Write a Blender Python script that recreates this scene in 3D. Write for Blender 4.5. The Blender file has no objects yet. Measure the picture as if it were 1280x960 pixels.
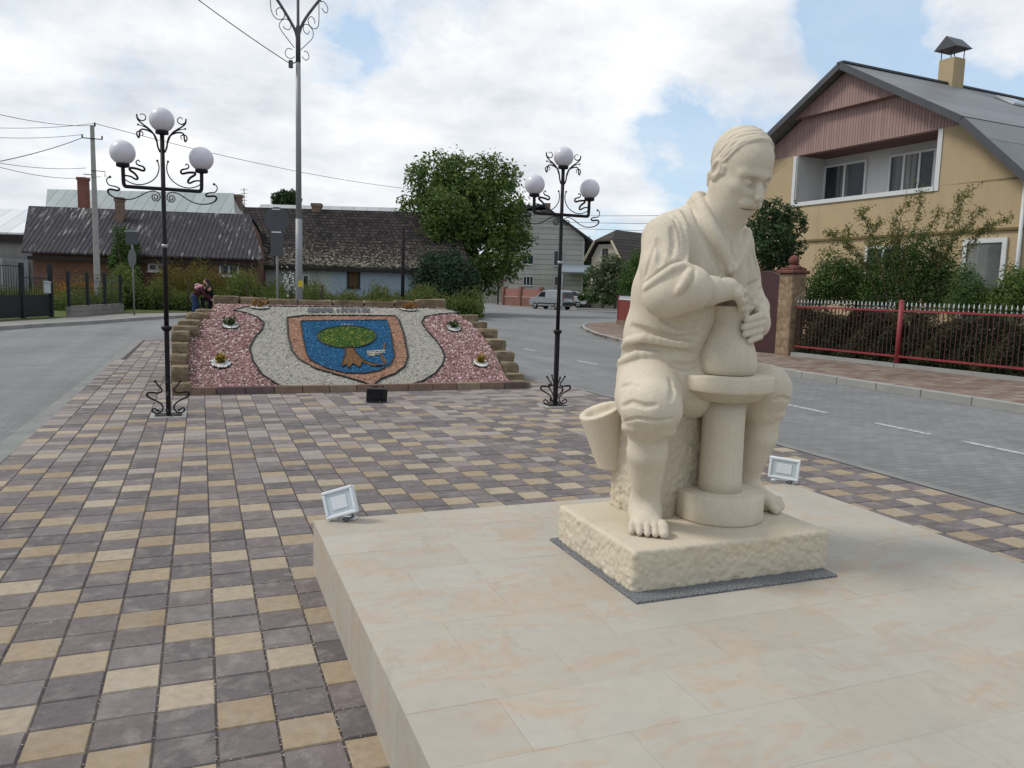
import bpy, bmesh, math, random
import numpy as np
from mathutils import Vector, Matrix, Euler
random.seed(7)
R = math.radians
scene = bpy.context.scene
COL = scene.collection
PI = math.pi

# ---------------------------------------------------------------- the viewpoint
FPX = 985.0
CAM = np.array([0.0, 0.0, 1.6])
_yaw, _pitch, _roll = R(21.6), R(6.72), R(1.6)
_fw = np.array([math.sin(_yaw)*math.cos(_pitch), math.cos(_yaw)*math.cos(_pitch), -math.sin(_pitch)])
_r0 = np.array([math.cos(_yaw), -math.sin(_yaw), 0.0])
_u0 = np.cross(_r0, _fw)
_rt = _r0*math.cos(_roll) + _u0*math.sin(_roll)
_up = -_r0*math.sin(_roll) + _u0*math.cos(_roll)
def ray(px, py):
    return _fw + _rt*(px-640)/FPX - _up*(py-480)/FPX
def at(px, py, z=0.0):
    d = ray(px, py); t = (z-CAM[2])/d[2]
    return Vector(CAM + d*t)
def atd(px, py, depth):
    return Vector(CAM + ray(px, py)*depth)

# ---------------------------------------------------------------- objects
def tag(o, label=None, cat=None, group=None, kind=None):
    if label: o['label'] = label
    if cat: o['category'] = cat
    if group: o['group'] = group
    if kind: o['kind'] = kind
    return o
def thing(name, label, cat, loc=(0,0,0), rz=0.0, group=None):
    o = bpy.data.objects.new(name, None); COL.objects.link(o)
    o.empty_display_size = 0.1
    o.location = loc; o.rotation_euler = (0,0,rz)
    return tag(o, label, cat, group)
def link(name, me, mat=None, parent=None):
    o = bpy.data.objects.new(name, me); COL.objects.link(o)
    if mat is not None:
        for m in (mat if isinstance(mat, (list, tuple)) else [mat]): me.materials.append(m)
    if parent is not None: o.parent = parent
    return o
def copy_tree(o, parent=None):
    c = o.copy(); COL.objects.link(c)
    if parent is not None: c.parent = parent
    for ch in list(o.children): copy_tree(ch, c)
    return c

class MB:
    """collects simple solids into one mesh"""
    def __init__(s): s.v=[]; s.f=[]; s.mi=[]; s.sm=[]; s.m=0
    def add(s, vs, fs, smooth=False):
        b=len(s.v); s.v += [tuple(v) for v in vs]
        for f in fs: s.f.append(tuple(i+b for i in f)); s.mi.append(s.m); s.sm.append(smooth)
        return s
    def box(s, c, sz, M=None, bev=0.0):
        x,y,z=[k/2 for k in sz]
        if bev<=0:
            vs=[(i*x,j*y,k*z) for i in(-1,1) for j in(-1,1) for k in(-1,1)]
            fs=[(0,1,3,2),(4,6,7,5),(0,4,5,1),(2,3,7,6),(0,2,6,4),(1,5,7,3)]
        else:
            b=min(bev,x*.9,y*.9,z*.9)
            bm=bmesh.new(); bmesh.ops.create_cube(bm,size=1)
            for v in bm.verts: v.co=Vector((v.co.x*2*x,v.co.y*2*y,v.co.z*2*z))
            bmesh.ops.bevel(bm,geom=bm.edges[:],offset=b,segments=1,affect='EDGES',clamp_overlap=True)
            vs=[v.co.copy() for v in bm.verts]; fs=[[v.index for v in f.verts] for f in bm.faces]; bm.free()
        T=Matrix.Translation(Vector(c))@(M.to_4x4() if M is not None else Matrix.Identity(4))
        return s.add([T@Vector(v) for v in vs], fs)
    def quad(s,*p): return s.add(p,[tuple(range(len(p)))])
    def prism(s, poly, z0, z1):
        n=len(poly)
        a=sum(poly[i][0]*poly[(i+1)%n][1]-poly[(i+1)%n][0]*poly[i][1] for i in range(n))
        if a<0: poly=list(reversed(poly))
        vs=[(p[0],p[1],z0) for p in poly]+[(p[0],p[1],z1) for p in poly]
        fs=[tuple(range(n-1,-1,-1)),tuple(range(n,2*n))]+[(i,(i+1)%n,n+(i+1)%n,n+i) for i in range(n)]
        return s.add(vs,fs)
    def extr(s, poly, d):
        """polygon (3d points) extruded along vector d"""
        n=len(poly); d=Vector(d)
        vs=[Vector(p) for p in poly]+[Vector(p)+d for p in poly]
        fs=[tuple(range(n-1,-1,-1)),tuple(range(n,2*n))]+[(i,(i+1)%n,n+(i+1)%n,n+i) for i in range(n)]
        return s.add(vs,fs)
    def lathe(s, prof, c=(0,0,0), seg=24, M=None, smooth=True, caps=True):
        T=Matrix.Translation(Vector(c))@(M.to_4x4() if M is not None else Matrix.Identity(4))
        vs=[];fs=[];n=len(prof)
        for r,z in prof:
            for i in range(seg):
                a=2*PI*i/seg; vs.append(T@Vector((r*math.cos(a),r*math.sin(a),z)))
        for k in range(n-1):
            for i in range(seg):
                j=(i+1)%seg; fs.append((k*seg+i,k*seg+j,(k+1)*seg+j,(k+1)*seg+i))
        s.add(vs,fs,smooth)
        if caps:
            b=len(s.v)-len(vs)
            if prof[0][0]>1e-5: s.f.append(tuple(b+i for i in range(seg-1,-1,-1))); s.mi.append(s.m); s.sm.append(False)
            if prof[-1][0]>1e-5: s.f.append(tuple(b+(n-1)*seg+i for i in range(seg))); s.mi.append(s.m); s.sm.append(False)
        return s
    def tube(s, pts, r, seg=8, smooth=True, flat=None):
        """round bar along a polyline; r may be a list"""
        P=[Vector(p) for p in pts]; n=len(P)
        rr=r if isinstance(r,(list,tuple)) else [r]*n
        vs=[];fs=[]; prev=None
        for i in range(n):
            t=(P[min(i+1,n-1)]-P[max(i-1,0)])
            if t.length<1e-9: t=Vector((0,0,1))
            t.normalize()
            if prev is None:
                a=Vector((0,0,1)) if abs(t.z)<.9 else Vector((0,1,0))
                u=t.cross(a).normalized()
            else:
                u=(prev-t*prev.dot(t))
                u=u.normalized() if u.length>1e-6 else t.orthogonal().normalized()
            prev=u; w=t.cross(u)
            for k in range(seg):
                a=2*PI*k/seg
                vs.append(P[i]+u*rr[i]*math.cos(a)+w*rr[i]*math.sin(a)*(flat or 1))
        for i in range(n-1):
            for k in range(seg):
                j=(k+1)%seg; fs.append((i*seg+k,i*seg+j,(i+1)*seg+j,(i+1)*seg+k))
        fs.append(tuple(range(seg-1,-1,-1))); fs.append(tuple((n-1)*seg+k for k in range(seg)))
        return s.add(vs,fs,smooth)
    def sphere(s,c,r,seg=16,rings=10,sc=(1,1,1)):
        prof=[(max(1e-6,math.sin(PI*k/rings)),-math.cos(PI*k/rings)) for k in range(rings+1)]
        return s.lathe(prof,c,seg,Matrix.Diagonal((r*sc[0],r*sc[1],r*sc[2])),True,False)
    def build(s,name,mat=None,parent=None,loc=None):
        me=bpy.data.meshes.new(name); me.from_pydata(s.v,[],s.f)
        me.polygons.foreach_set('material_index',s.mi)
        me.polygons.foreach_set('use_smooth',s.sm)
        me.update()
        o=link(name,me,mat,parent)
        if loc is not None: o.location=loc
        return o

def mesh_np(name, verts, faces, mat=None, parent=None, smooth=False):
    """verts (n,3) faces (m,k) numpy"""
    verts=np.asarray(verts,np.float32); faces=np.asarray(faces,np.int32)
    me=bpy.data.meshes.new(name); k=faces.shape[1]; m=len(faces)
    me.vertices.add(len(verts)); me.vertices.foreach_set('co',verts.ravel())
    me.loops.add(m*k); me.loops.foreach_set('vertex_index',faces.ravel())
    me.polygons.add(m); me.polygons.foreach_set('loop_start',np.arange(0,m*k,k,dtype=np.int32))
    me.polygons.foreach_set('use_smooth',np.full(m,smooth,bool))
    me.update(calc_edges=True)
    return link(name,me,mat,parent)
def attr_point(o,name,vals):
    a=o.data.attributes.new(name,'FLOAT','POINT'); a.data.foreach_set('value',np.asarray(vals,np.float32))

# ---------------------------------------------------------------- materials
class NT:
    def __init__(s,name,rough=.8,spec=.3,metal=0.0):
        s.mat=bpy.data.materials.new(name); s.mat.use_nodes=True
        s.t=s.mat.node_tree; s.b=s.t.nodes['Principled BSDF']
        s.b.inputs['Roughness'].default_value=rough
        s.b.inputs['Specular IOR Level'].default_value=spec
        s.b.inputs['Metallic'].default_value=metal
    def n(s,ty,**kw):
        nd=s.t.nodes.new(ty)
        for k,v in kw.items():
            if k.startswith('i_'):
                key=k[2:]
                nd.inputs[int(key) if key.isdigit() else key].default_value=v
            else: setattr(nd,k,v)
        return nd
    def l(s,a,b): s.t.links.new(a,b)
    def pos(s,obj=False):
        if obj: return s.n('ShaderNodeTexCoord').outputs['Object']
        return s.n('ShaderNodeNewGeometry').outputs['Position']
    def noise(s,vec,scale,detail=4,rough=.55,dist=0.0):
        nd=s.n('ShaderNodeTexNoise'); nd.inputs['Scale'].default_value=scale
        nd.inputs['Detail'].default_value=detail; nd.inputs['Roughness'].default_value=rough
        nd.inputs['Distortion'].default_value=dist
        if vec is not None: s.l(vec,nd.inputs['Vector'])
        return nd.outputs['Fac']
    def scale(s,vec,sc):
        nd=s.n('ShaderNodeVectorMath',operation='MULTIPLY'); nd.inputs[1].default_value=sc
        s.l(vec,nd.inputs[0]); return nd.outputs[0]
    def math(s,op,a,b=None,c=None,clamp=False):
        nd=s.n('ShaderNodeMath',operation=op,use_clamp=clamp)
        for i,x in enumerate((a,b,c)):
            if x is None: continue
            if isinstance(x,(int,float)): nd.inputs[i].default_value=x
            else: s.l(x,nd.inputs[i])
        return nd.outputs[0]
    def ramp(s,fac,stops,interp='LINEAR'):
        nd=s.n('ShaderNodeValToRGB'); cr=nd.color_ramp; cr.interpolation=interp
        while len(cr.elements)<len(stops): cr.elements.new(.5)
        for e,(p,c) in zip(cr.elements,stops):
            e.position=p
            if isinstance(c,(int,float)): c=(c,c,c)
            e.color=(*c,1)
        s.l(fac,nd.inputs[0]); return nd.outputs[0]
    def mix(s,fac,a,b,mode='MIX'):
        nd=s.n('ShaderNodeMix',data_type='RGBA',blend_type=mode)
        for sock,x in ((nd.inputs[0],fac),(nd.inputs[6],a),(nd.inputs[7],b)):
            if isinstance(x,(int,float)): sock.default_value=x
            elif isinstance(x,tuple): sock.default_value=(*x,1) if len(x)==3 else x
            else: s.l(x,sock)
        return nd.outputs[2]
    def vary(s,col,vec,scale,amt,detail=4):
        """multiply a colour by noise between 1-amt and 1+amt"""
        f=s.noise(vec,scale,detail,.6)
        g=s.ramp(f,[(.25,1-amt),(.75,1+amt)])
        return s.mix(1.0,col,g,'MULTIPLY')
    def color(s,c):
        if isinstance(c,tuple): s.b.inputs['Base Color'].default_value=(*c,1)
        else: s.l(c,s.b.inputs['Base Color'])
    def bump(s,h,strength=.3,dist=.01,prev=None):
        nd=s.n('ShaderNodeBump'); nd.inputs['Strength'].default_value=strength; nd.inputs['Distance'].default_value=dist
        s.l(h,nd.inputs['Height'])
        if prev is not None: s.l(prev,nd.inputs['Normal'])
        s.l(nd.outputs[0],s.b.inputs['Normal']); return nd.outputs[0]

def simple(name,col,rough=.7,spec=.3,metal=0.0,vary=.12,scale=3.0,bump=0.0,bscale=40):
    m=NT(name,rough,spec,metal); p=m.pos(True)
    m.color(m.vary(m.mix(0.0,col,col),p,scale,vary) if vary else col)
    if bump: m.bump(m.noise(p,bscale,5),bump,.01)
    return m.mat
# ================================================================ ground, roads, paving
def slab(name,poly,z0,z1,mat,zf=None):
    m=MB(); m.prism(poly,z0,z1)
    o=m.build(name,mat); o['kind']='structure'
    if zf:
        for v in o.data.vertices: v.co.z+=zf(v.co)
    return o
def mat_ground():
    m=NT('dry_grass_soil',.95,.1); p=m.pos()
    c=m.ramp(m.noise(p,.35,6,.6),[(.35,(.055,.075,.022)),(.55,(.085,.10,.03)),(.7,(.12,.11,.06))])
    m.color(m.vary(c,p,9,.25)); m.bump(m.noise(p,14,5),.5,.05); return m.mat
def mat_road():
    m=NT('grey_block_road',.82,.25); p=m.pos()
    br=m.n('ShaderNodeTexBrick',offset=.5,squash=1.0); m.l(p,br.inputs['Vector'])
    br.inputs['Scale'].default_value=1.0; br.inputs['Brick Width'].default_value=.20; br.inputs['Row Height'].default_value=.10
    br.inputs['Mortar Size'].default_value=.005; br.inputs['Mortar Smooth'].default_value=.3
    br.inputs['Color1'].default_value=(.165,.167,.166,1); br.inputs['Color2'].default_value=(.200,.202,.200,1); br.inputs['Mortar'].default_value=(.105,.106,.105,1)
    c=m.vary(br.outputs['Color'],p,.22,.13,5); c=m.vary(c,p,1.4,.08,5)
    pt=m.noise(p,.16,3,.5,.8); c=m.mix(m.ramp(pt,[(.56,0.0),(.58,.35)]),c,(.13,.132,.132)); dr=m.noise(p,2.6,7,.72,.5); c=m.mix(m.ramp(dr,[(.60,0.0),(.75,.40)]),c,(.24,.23,.21))
    tr=m.noise(m.scale(p,(1.6,.06,1)),1.0,3,.5)              # long tyre bands along the road
    c=m.mix(1.0,c,m.ramp(tr,[(.35,.90),(.65,1.08)]),'MULTIPLY')
    m.color(c); m.bump(br.outputs['Fac'],-.35,.004); return m.mat
def mat_pavement():
    m=NT('red_brown_pavement',.9,.15); p=m.pos()
    br=m.n('ShaderNodeTexBrick',offset=.5); m.l(p,br.inputs['Vector'])
    br.inputs['Scale'].default_value=1.0; br.inputs['Brick Width'].default_value=.22; br.inputs['Row Height'].default_value=.22
    br.inputs['Mortar Size'].default_value=.006
    br.inputs['Color1'].default_value=(.155,.105,.085,1); br.inputs['Color2'].default_value=(.235,.19,.15,1); br.inputs['Mortar'].default_value=(.07,.06,.055,1)
    c=m.vary(br.outputs['Color'],p,.5,.22,5); c=m.vary(c,p,4,.12)
    m.color(c); m.bump(br.outputs['Fac'],-.4,.005); return m.mat
M_kerb=simple('kerb_concrete',(.27,.265,.25),.9,.15,0,.16,1.6,.2,60)
_p=NT('road_paint',.8,.2); _q=_p.pos(); _p.color(_p.mix(_p.ramp(_p.noise(_q,14,6,.7),[(.42,0.0),(.62,1.0)]),(.46,.46,.45),(.21,.212,.21))); M_paint=_p.mat
M_pave=mat_pavement()

m=MB(); m.quad((-2500,-2500,-.06),(2500,-2500,-.06),(2500,2500,-.06),(-2500,2500,-.06))
g=m.build('ground',mat_ground()); g['kind']='structure'
slab('road',[(-70,-60),(90,-60),(90,190),(-70,190)],-.05,0,mat_road())

def kerb_line(name,pts,w=.16,h=.135,seg=1.0):
    """individual kerb stones in one strip, each with a narrow joint"""
    m=MB(); P=[Vector((p[0],p[1],0)) for p in pts]
    for i in range(len(P)-1):
        d=P[i+1]-P[i]; L=d.length; n=max(1,round(L/seg)); d.normalize(); a=math.atan2(d.y,d.x)
        for k in range(n):
            c=P[i]+d*(L*(k+.5)/n); nr=Vector((-d.y,d.x,0))
            m.box((c.x+nr.x*w/2,c.y+nr.y*w/2,h/2-.01),(L/n-.008,w,h+.02),Matrix.Rotation(a,3,'Z'),.012)
    o=m.build(name,M_kerb); o['kind']='structure'; return o
def offs(pts,d):
    out=[]
    for i,p in enumerate(pts):
        a=Vector(pts[max(i-1,0)]); b=Vector(pts[min(i+1,len(pts)-1)]); t=(b-a).normalized()
        out.append((p[0]-t.y*d,p[1]+t.x*d))
    return out
# pavement on the right, climbing gently to the garden fence
KR=[(11.2,-30),(11.2,-5),(11.2,7.9),(11.2,12.7),(11.56,16.4),(12.2,20.4),(12.7,23.0),(13.6,26.4),(14.9,30),(16.2,32.9),(17.6,35.2),(19.3,36.9),(21.4,38.0),(24,38.8),(30,40),(60,44)]
KRr=list(reversed(KR))
kerb_line('kerb',[(a,b) for a,b in reversed(offs(KR,-.16))])
inner=offs(KR,-.16)
rise=lambda co: .10*min(max((co.x-11.4)/2.3,0),1) if co.y<21 and co.z>.05 else 0
m=MB()
ys=[i for i in inner]
strip=[]
for (x,y) in ys[:7]:
    strip.append((x,y))
NX=8
vs=[];fs=[]
rows=[(x,y) for x,y in ys if y<21]
for (x,y) in rows:
    xe=max(15.5-.068*(y-15.5),x+2.2)
    for k in range(NX+1):
        xx=x+(xe-x)*k/NX; vs.append((xx,y,.12+.10*min(max((xx-x)/2.2,0),1)))
for i in range(len(rows)-1):
    for k in range(NX): a=i*(NX+1)+k; fs.append((a,a+1,a+NX+2,a+NX+1))
m.add(vs,fs)
far=[p for p in ys if p[1]>20.3]
yl=rows[-1]
o=m.build('pavement',M_pave); o['kind']='structure'
poly=[(yl[0],yl[1])]+[p for p in ys if p[1]>rows[-1][1]]+[(60,43),(60,rows[-1][1])]
slab('pavement',poly,.02,.12,M_pave)
# garden soil behind the fence
slab('garden_soil',[(15.4,-30),(60,-30),(60,20.3),(15.1,20.3)],.0,.215,mat_ground())
# verge across the left road
KL=[(-30,-12),(-16,8),(-9.5,20),(-5.64,27.7),(-4.73,29.9),(-3.55,32.1),(-2.2,35.6),(-.56,38.7),(2,42),(6,45.7),(12,51.5),(19.3,58.8)]
kerb_line('kerb',KL,.16,.125)
inn=offs(KL,.16)
M_walk=simple('grey_footpath',(.235,.225,.21),.92,.15,0,.15,2.2,.25,30)
slab('footpath',inn+[(20.6,61),(24,90),(-2,90),(-90,70),(-90,-12)],.0,.115,M_walk)
gr=mat_ground()
slab('verge_soil',[(-30,10),(-12.5,22.5),(-6.3,30.7),(-5.3,33.2),(-3.5,39.0),(-.5,42.0),(6.2,47.2),(18.3,57.5),(20.0,61.5),(23,88),(-4,88),(-88,68)],.05,.135,gr)
# far side of the junction
KF=[(70,59),(50,62),(40,65.3),(37.1,67.1),(33.7,68.9),(33.9,76),(35,88),(34.3,99.5),(33,120),(31,170)]
kerb_line('kerb',KF[::-1],.16,.125) if False else kerb_line('kerb',KF,-.16,.125)
slab('far_footpath',offs(KF,-.16)+[(140,170),(140,59)],.0,.115,M_walk)
slab('yard_soil',[(70,63),(50,66),(40.5,69.5),(38.2,72.5),(38.6,90),(38,120),(36,170),(139,169),(139,63)],.05,.13,gr)
# dashed centre line
for (y0,y1) in ((4.2,5.15),(5.6,6.5),(6.95,7.8),(8.68,9.55),(10.6,11.5),(12.6,13.6),(15.78,16.8),(19.6,20.5),(23.5,24.6),(28,29.2)):
    m=MB(); xc=8.27+max(0,y0-14)*.028
    m.quad((xc-.055,y0,.004),(xc+.055,y0,.004),(xc+.055,y1,.004),(xc-.055,y1,.004))
    o=m.build('lane_marking',M_paint); o['kind']='structure'
m=MB(); m.quad((-1.86,33.7,.004),(-1.75,33.75,.004),(-1.42,33.2,.004),(-1.53,33.15,.004)); o=m.build('lane_marking',M_paint); o['kind']='structure'

# ---------------------------------------------------------------- the island of coloured pavers
def inside(poly,x,y):
    c=False; n=len(poly)
    for i in range(n):
        (x1,y1),(x2,y2)=poly[i],poly[(i+1)%n]
        if (y1>y)!=(y2>y) and x<(x2-x1)*(y-y1)/(y2-y1)+x1: c=not c
    return c
ISL=[(-1.78,-6),(5.86,-6),(5.86,11.4),(5.55,13),(5.35,15),(4.9,17.5),(3.9,20.2),(2.4,22.6),(.6,23.8),(-.7,24.0),(-1.46,23.5)]
def mat_paver():
    m=NT('coloured_pavers',.86,.22); p=m.pos()
    at_=m.n('ShaderNodeAttribute',attribute_name='tint'); kind=m.n('ShaderNodeAttribute',attribute_name='kind')
    dark=m.ramp(at_.outputs['Fac'],[(0,(.108,.095,.094)),(.3,(.130,.113,.112)),(.7,(.146,.119,.117)),(1,(.172,.152,.148))])
    yel=m.ramp(at_.outputs['Fac'],[(0,(.245,.185,.122)),(.5,(.29,.228,.155)),(1,(.335,.28,.21))])
    pale=m.ramp(at_.outputs['Fac'],[(0,(.20,.168,.158)),(1,(.28,.24,.215))])
    k=kind.outputs['Fac']
    c=m.mix(m.math('GREATER_THAN',k,.5),dark,yel); c=m.mix(m.math('GREATER_THAN',k,1.5),c,pale)
    c=m.vary(c,p,26,.16,6)
    bl=m.ramp(m.noise(p,7.5,5,.65,.4),[(.50,0.0),(.72,.5)])
    c=m.mix(bl,c,(.30,.275,.245))                                # lime bloom and dust
    c=m.vary(c,p,.55,.13,5)
    st=m.ramp(m.noise(p,1.9,6,.7,1.2),[(.60,0.0),(.74,.45)]); c=m.mix(st,c,(.10,.088,.08))
    sp=m.ramp(m.noise(p,210,2,.5),[(.66,0.0),(.72,.6)])
    c=m.mix(sp,c,(.36,.34,.31))
    m.color(c)
    b=m.bump(m.noise(p,120,5,.65),.35,.003); m.bump(m.noise(p,9,4),.25,.006,b); return m.mat
def build_paving():
    px,py=.207,.202; rng=np.random.RandomState(5)
    V=[];Fq=[];tint=[];kind=[]
    H=[(.0,3.0),(1.0,3.6)]
    for i in range(-10,31):
        for j in range(-46,107):
            x=.028+px*(i+.5); y=2.837+py*(j+.5)
            if not inside(ISL,x,y): continue
            if .68<x<3.75 and y<4.22: continue
            if .1<x<4.7 and 12.1<y<15.4: continue
            near=y<9
            kk=1 if (i+j)%3==0 else 0
            if y>6.2 and rng.rand()<min(.92,(y-6.2)*.17): kk=2 if rng.rand()<.6 else 0     # worn pale field towards the flower bed
            elif rng.rand()<.01: kk=1-kk
            hx,hy=px/2-.0026,py/2-.0026
            hx-=rng.rand()*.0014; hy-=rng.rand()*.0014
            c=.0045; b=len(V); tz=rng.uniform(-.0018,.0018); a=rng.uniform(-.006,.006); sx,sy=rng.uniform(-.004,.004,2)
            for (ex,ey,z) in ((hx,hy,-.006),(hx-c,hy-c,.0)):
                for (u,v) in ((-1,-1),(1,-1),(1,1),(-1,1)):
                    lx,ly=u*ex,v*ey
                    V.append((x+lx-a*ly,y+ly+a*lx,.012+z+tz+sx*lx+sy*ly if z==0 else .012+z))
            for q in range(4): Fq.append((b+q,b+(q+1)%4,b+4+(q+1)%4,b+4+q))
            Fq.append((b+4,b+5,b+6,b+7))
            t=rng.rand(); tint+= [t]*8; kind+=[kk]*8
    o=mesh_np('island_paving',np.array(V),np.array(Fq),mat_paver()); o['kind']='structure'
    attr_point(o,'tint',tint); attr_point(o,'kind',kind)
    jm=NT('joint_sand',.95,.1); p=jm.pos(); jm.color(jm.vary(jm.mix(0.0,(.075,.064,.062),(0,0,0)),p,30,.4))
    slab('joint_sand',ISL,-.02,.0065,jm.mat)
    # flush pale edging stones at the border of the island
    edge=[(5.86,-6),(5.86,11.4),(5.55,13),(5.35,15),(4.9,17.5),(3.9,20.2),(2.4,22.6),(.6,23.8),(-.7,24.0),(-1.46,23.5),(-1.78,-6)]
    out=[(5.99,-6),(5.99,11.45),(5.69,13.05),(5.48,15.05),(5.03,17.6),(4.0,20.35),(2.5,22.75),(.64,23.95),(-.75,24.15),(-1.66,23.6),(-1.99,-6)]
    m=MB()
    for i in range(len(edge)-1):
        m.quad((edge[i][0],edge[i][1],.010),(out[i][0],out[i][1],.006),(out[i+1][0],out[i+1][1],.006),(edge[i+1][0],edge[i+1][1],.010))
    o=m.build('flush_border',simple('border_concrete',(.20,.198,.19),.9,.15,0,.2,2.5)); o['kind']='structure'
build_paving()

# ---------------------------------------------------------------- the stone platform
def mat_slabs(vertical=False):
    m=NT('sandstone_slabs',.62,.3); p=m.pos()
    br=m.n('ShaderNodeTexBrick',offset=.5); m.l(p if not vertical else m.pos(),br.inputs['Vector'])
    at_=m.n('ShaderNodeAttribute',attribute_name='tint')
    base=m.ramp(at_.outputs['Fac'],[(0,(.365,.328,.27)),(.3,(.372,.341,.285)),(.6,(.38,.352,.298)),(.85,(.388,.362,.31)),(1,(.368,.326,.262))])
    q=m.scale(p,(1.0,2.2,2.2)); veins=m.noise(q,1.9,7,.62,1.6)
    c=m.mix(m.ramp(veins,[(.52,0.0),(.60,.40),(.68,.0)]),base,(.40,.26,.16))
    v2=m.noise(m.scale(p,(2.2,.8,1.4)),3.3,6,.6,2.4)
    c=m.mix(m.ramp(v2,[(.60,0.0),(.66,.32),(.70,.0)]),c,(.29,.235,.18))
    bl=m.noise(p,1.3,5,.6); c=m.mix(m.ramp(bl,[(.30,.55),(.52,0.0)]),c,(.31,.29,.25)); b2=m.noise(m.scale(p,(1,1,1)),2.3,4,.55,.6); c=m.mix(m.ramp(b2,[(.56,0.0),(.70,.42)]),c,(.42,.325,.23))
    c=m.vary(c,p,17,.05,6)
    sp=m.ramp(m.noise(p,30,2,.5),[(.74,0.0),(.78,.5)]); c=m.mix(sp,c,(.25,.2,.16))
    m.color(c); m.l(m.ramp(m.noise(p,5,4),[(.3,.5),(.7,.72)]),m.b.inputs['Roughness'])
    m.bump(m.noise(p,90,4),.10,.002); return m.mat
def build_platform():
    root=thing('stone_platform','low platform faced with polished cream sandstone slabs under the statue','platform',(2.21,2.2,0))
    inv=Vector((2.21,2.2,0)); mt=mat_slabs(); rng=np.random.RandomState(11)
    x0,x1,y0,y1=.562,3.862,-.1,4.366
    def slabs(name,cells):
        V=[];Fq=[];tint=[]
        for P in cells:          # P = 4 corners, outward order; inset edge gives a hairline joint
            P=[np.array(p) for p in P]; n=np.cross(P[1]-P[0],P[3]-P[0]); n/=np.linalg.norm(n); c=sum(P)/4
            b=len(V); lift=rng.uniform(0,.0008)
            for p in P: V.append(p-n*.004)
            for p in P:
                d=c-p; V.append(p+d/np.linalg.norm(d)*.0007+n*lift)
            for q in range(4): Fq.append((b+q,b+(q+1)%4,b+4+(q+1)%4,b+4+q))
            Fq.append((b+4,b+5,b+6,b+7)); t=rng.rand(); tint+=[t]*8
        o=mesh_np(name,np.array(V)-np.array(inv),np.array(Fq),mt,root); attr_point(o,'tint',tint); return o
    cells=[]; y=y1; k=0; z=.3
    while y>y0+.01:
        d=.305; x=x0-(.31 if k%2 else 0); 
        while x<x1:
            a,b=max(x,x0),min(x+.61,x1)
            if b-a>.01: cells.append(((a,max(y-d,y0),z),(b,max(y-d,y0),z),(b,y,z),(a,y,z)))
            x+=.61
        y-=d; k+=1
    slabs('top_paving',cells)
    side=[]
    def run(p,q):
        p=np.array(p);q=np.array(q); L=np.linalg.norm(q-p); n=round(L/.41); u=(q-p)/n
        for i in range(n):
            a=p+u*i; b=a+u
            side.append(((*a,.0),(*b,.0),(*b,.3),(*a,.3)))
    run((x0,y1),(x0,y0)); run((x0,y0),(x1,y0)); run((x1,y0),(x1,y1)); run((x1,y1),(x0,y1))
    slabs('side_cladding',side)
    m=MB(); m.prism([(x0+.006,y0+.006),(x1-.006,y0+.006),(x1-.006,y1-.006),(x0+.006,y1-.006)],0.0,.2955)
    jm=NT('pale_grout',.9,.1); jm.color((.40,.365,.30))
    o=m.build('core',jm.mat,root); o.location=-inv
    gm=NT('grey_granite_mat',.85,.25); p=gm.pos()
    sp=gm.noise(p,160,3,.7); gm.color(gm.ramp(sp,[(.35,(.045,.048,.052)),(.5,(.12,.125,.13)),(.66,(.34,.34,.34))])); gm.bump(sp,.6,.004)
    m=MB(); m.box((2.235,3.22,.3055),(1.09,.90,.013),None,.003)
    tag(m.build('granite_mat',gm.mat),'thin speckled grey granite sheet under the statue plinth','base sheet')
build_platform()

# crumbs of stone and sand left on the pavers round the platform
def grit():
    rng=np.random.RandomState(17); V=[];Fq=[]; base=np.array([(1,0,0),(0,1,0),(-1,0,0),(0,-1,0),(0,0,1)],float)
    for k in range(1500):
        y=rng.uniform(1.6,4.9); x=.56-abs(rng.randn())*.35 if k%3 else rng.uniform(-1.4,.5)
        if rng.rand()<.7: x=.028+.207*round((x-.028)/.207)+rng.randn()*.006
        elif rng.rand()<.6: y=2.837+.202*round((y-2.837)/.202)+rng.randn()*.006
        if x>.555: continue
        s=rng.uniform(.0012,.0042); b=len(V); V+=list(base*s*np.array([1,1,.8])+np.array([x,y,.0125])); Fq+=[(b,b+1,b+4),(b+1,b+2,b+4),(b+2,b+3,b+4),(b+3,b,b+4)]
    o=mesh_np('grit',np.array(V),np.array(Fq),simple('stone_crumbs',(.42,.37,.30),.9,.1,0,.3,60)); o['kind']='stuff'
grit()
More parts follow.
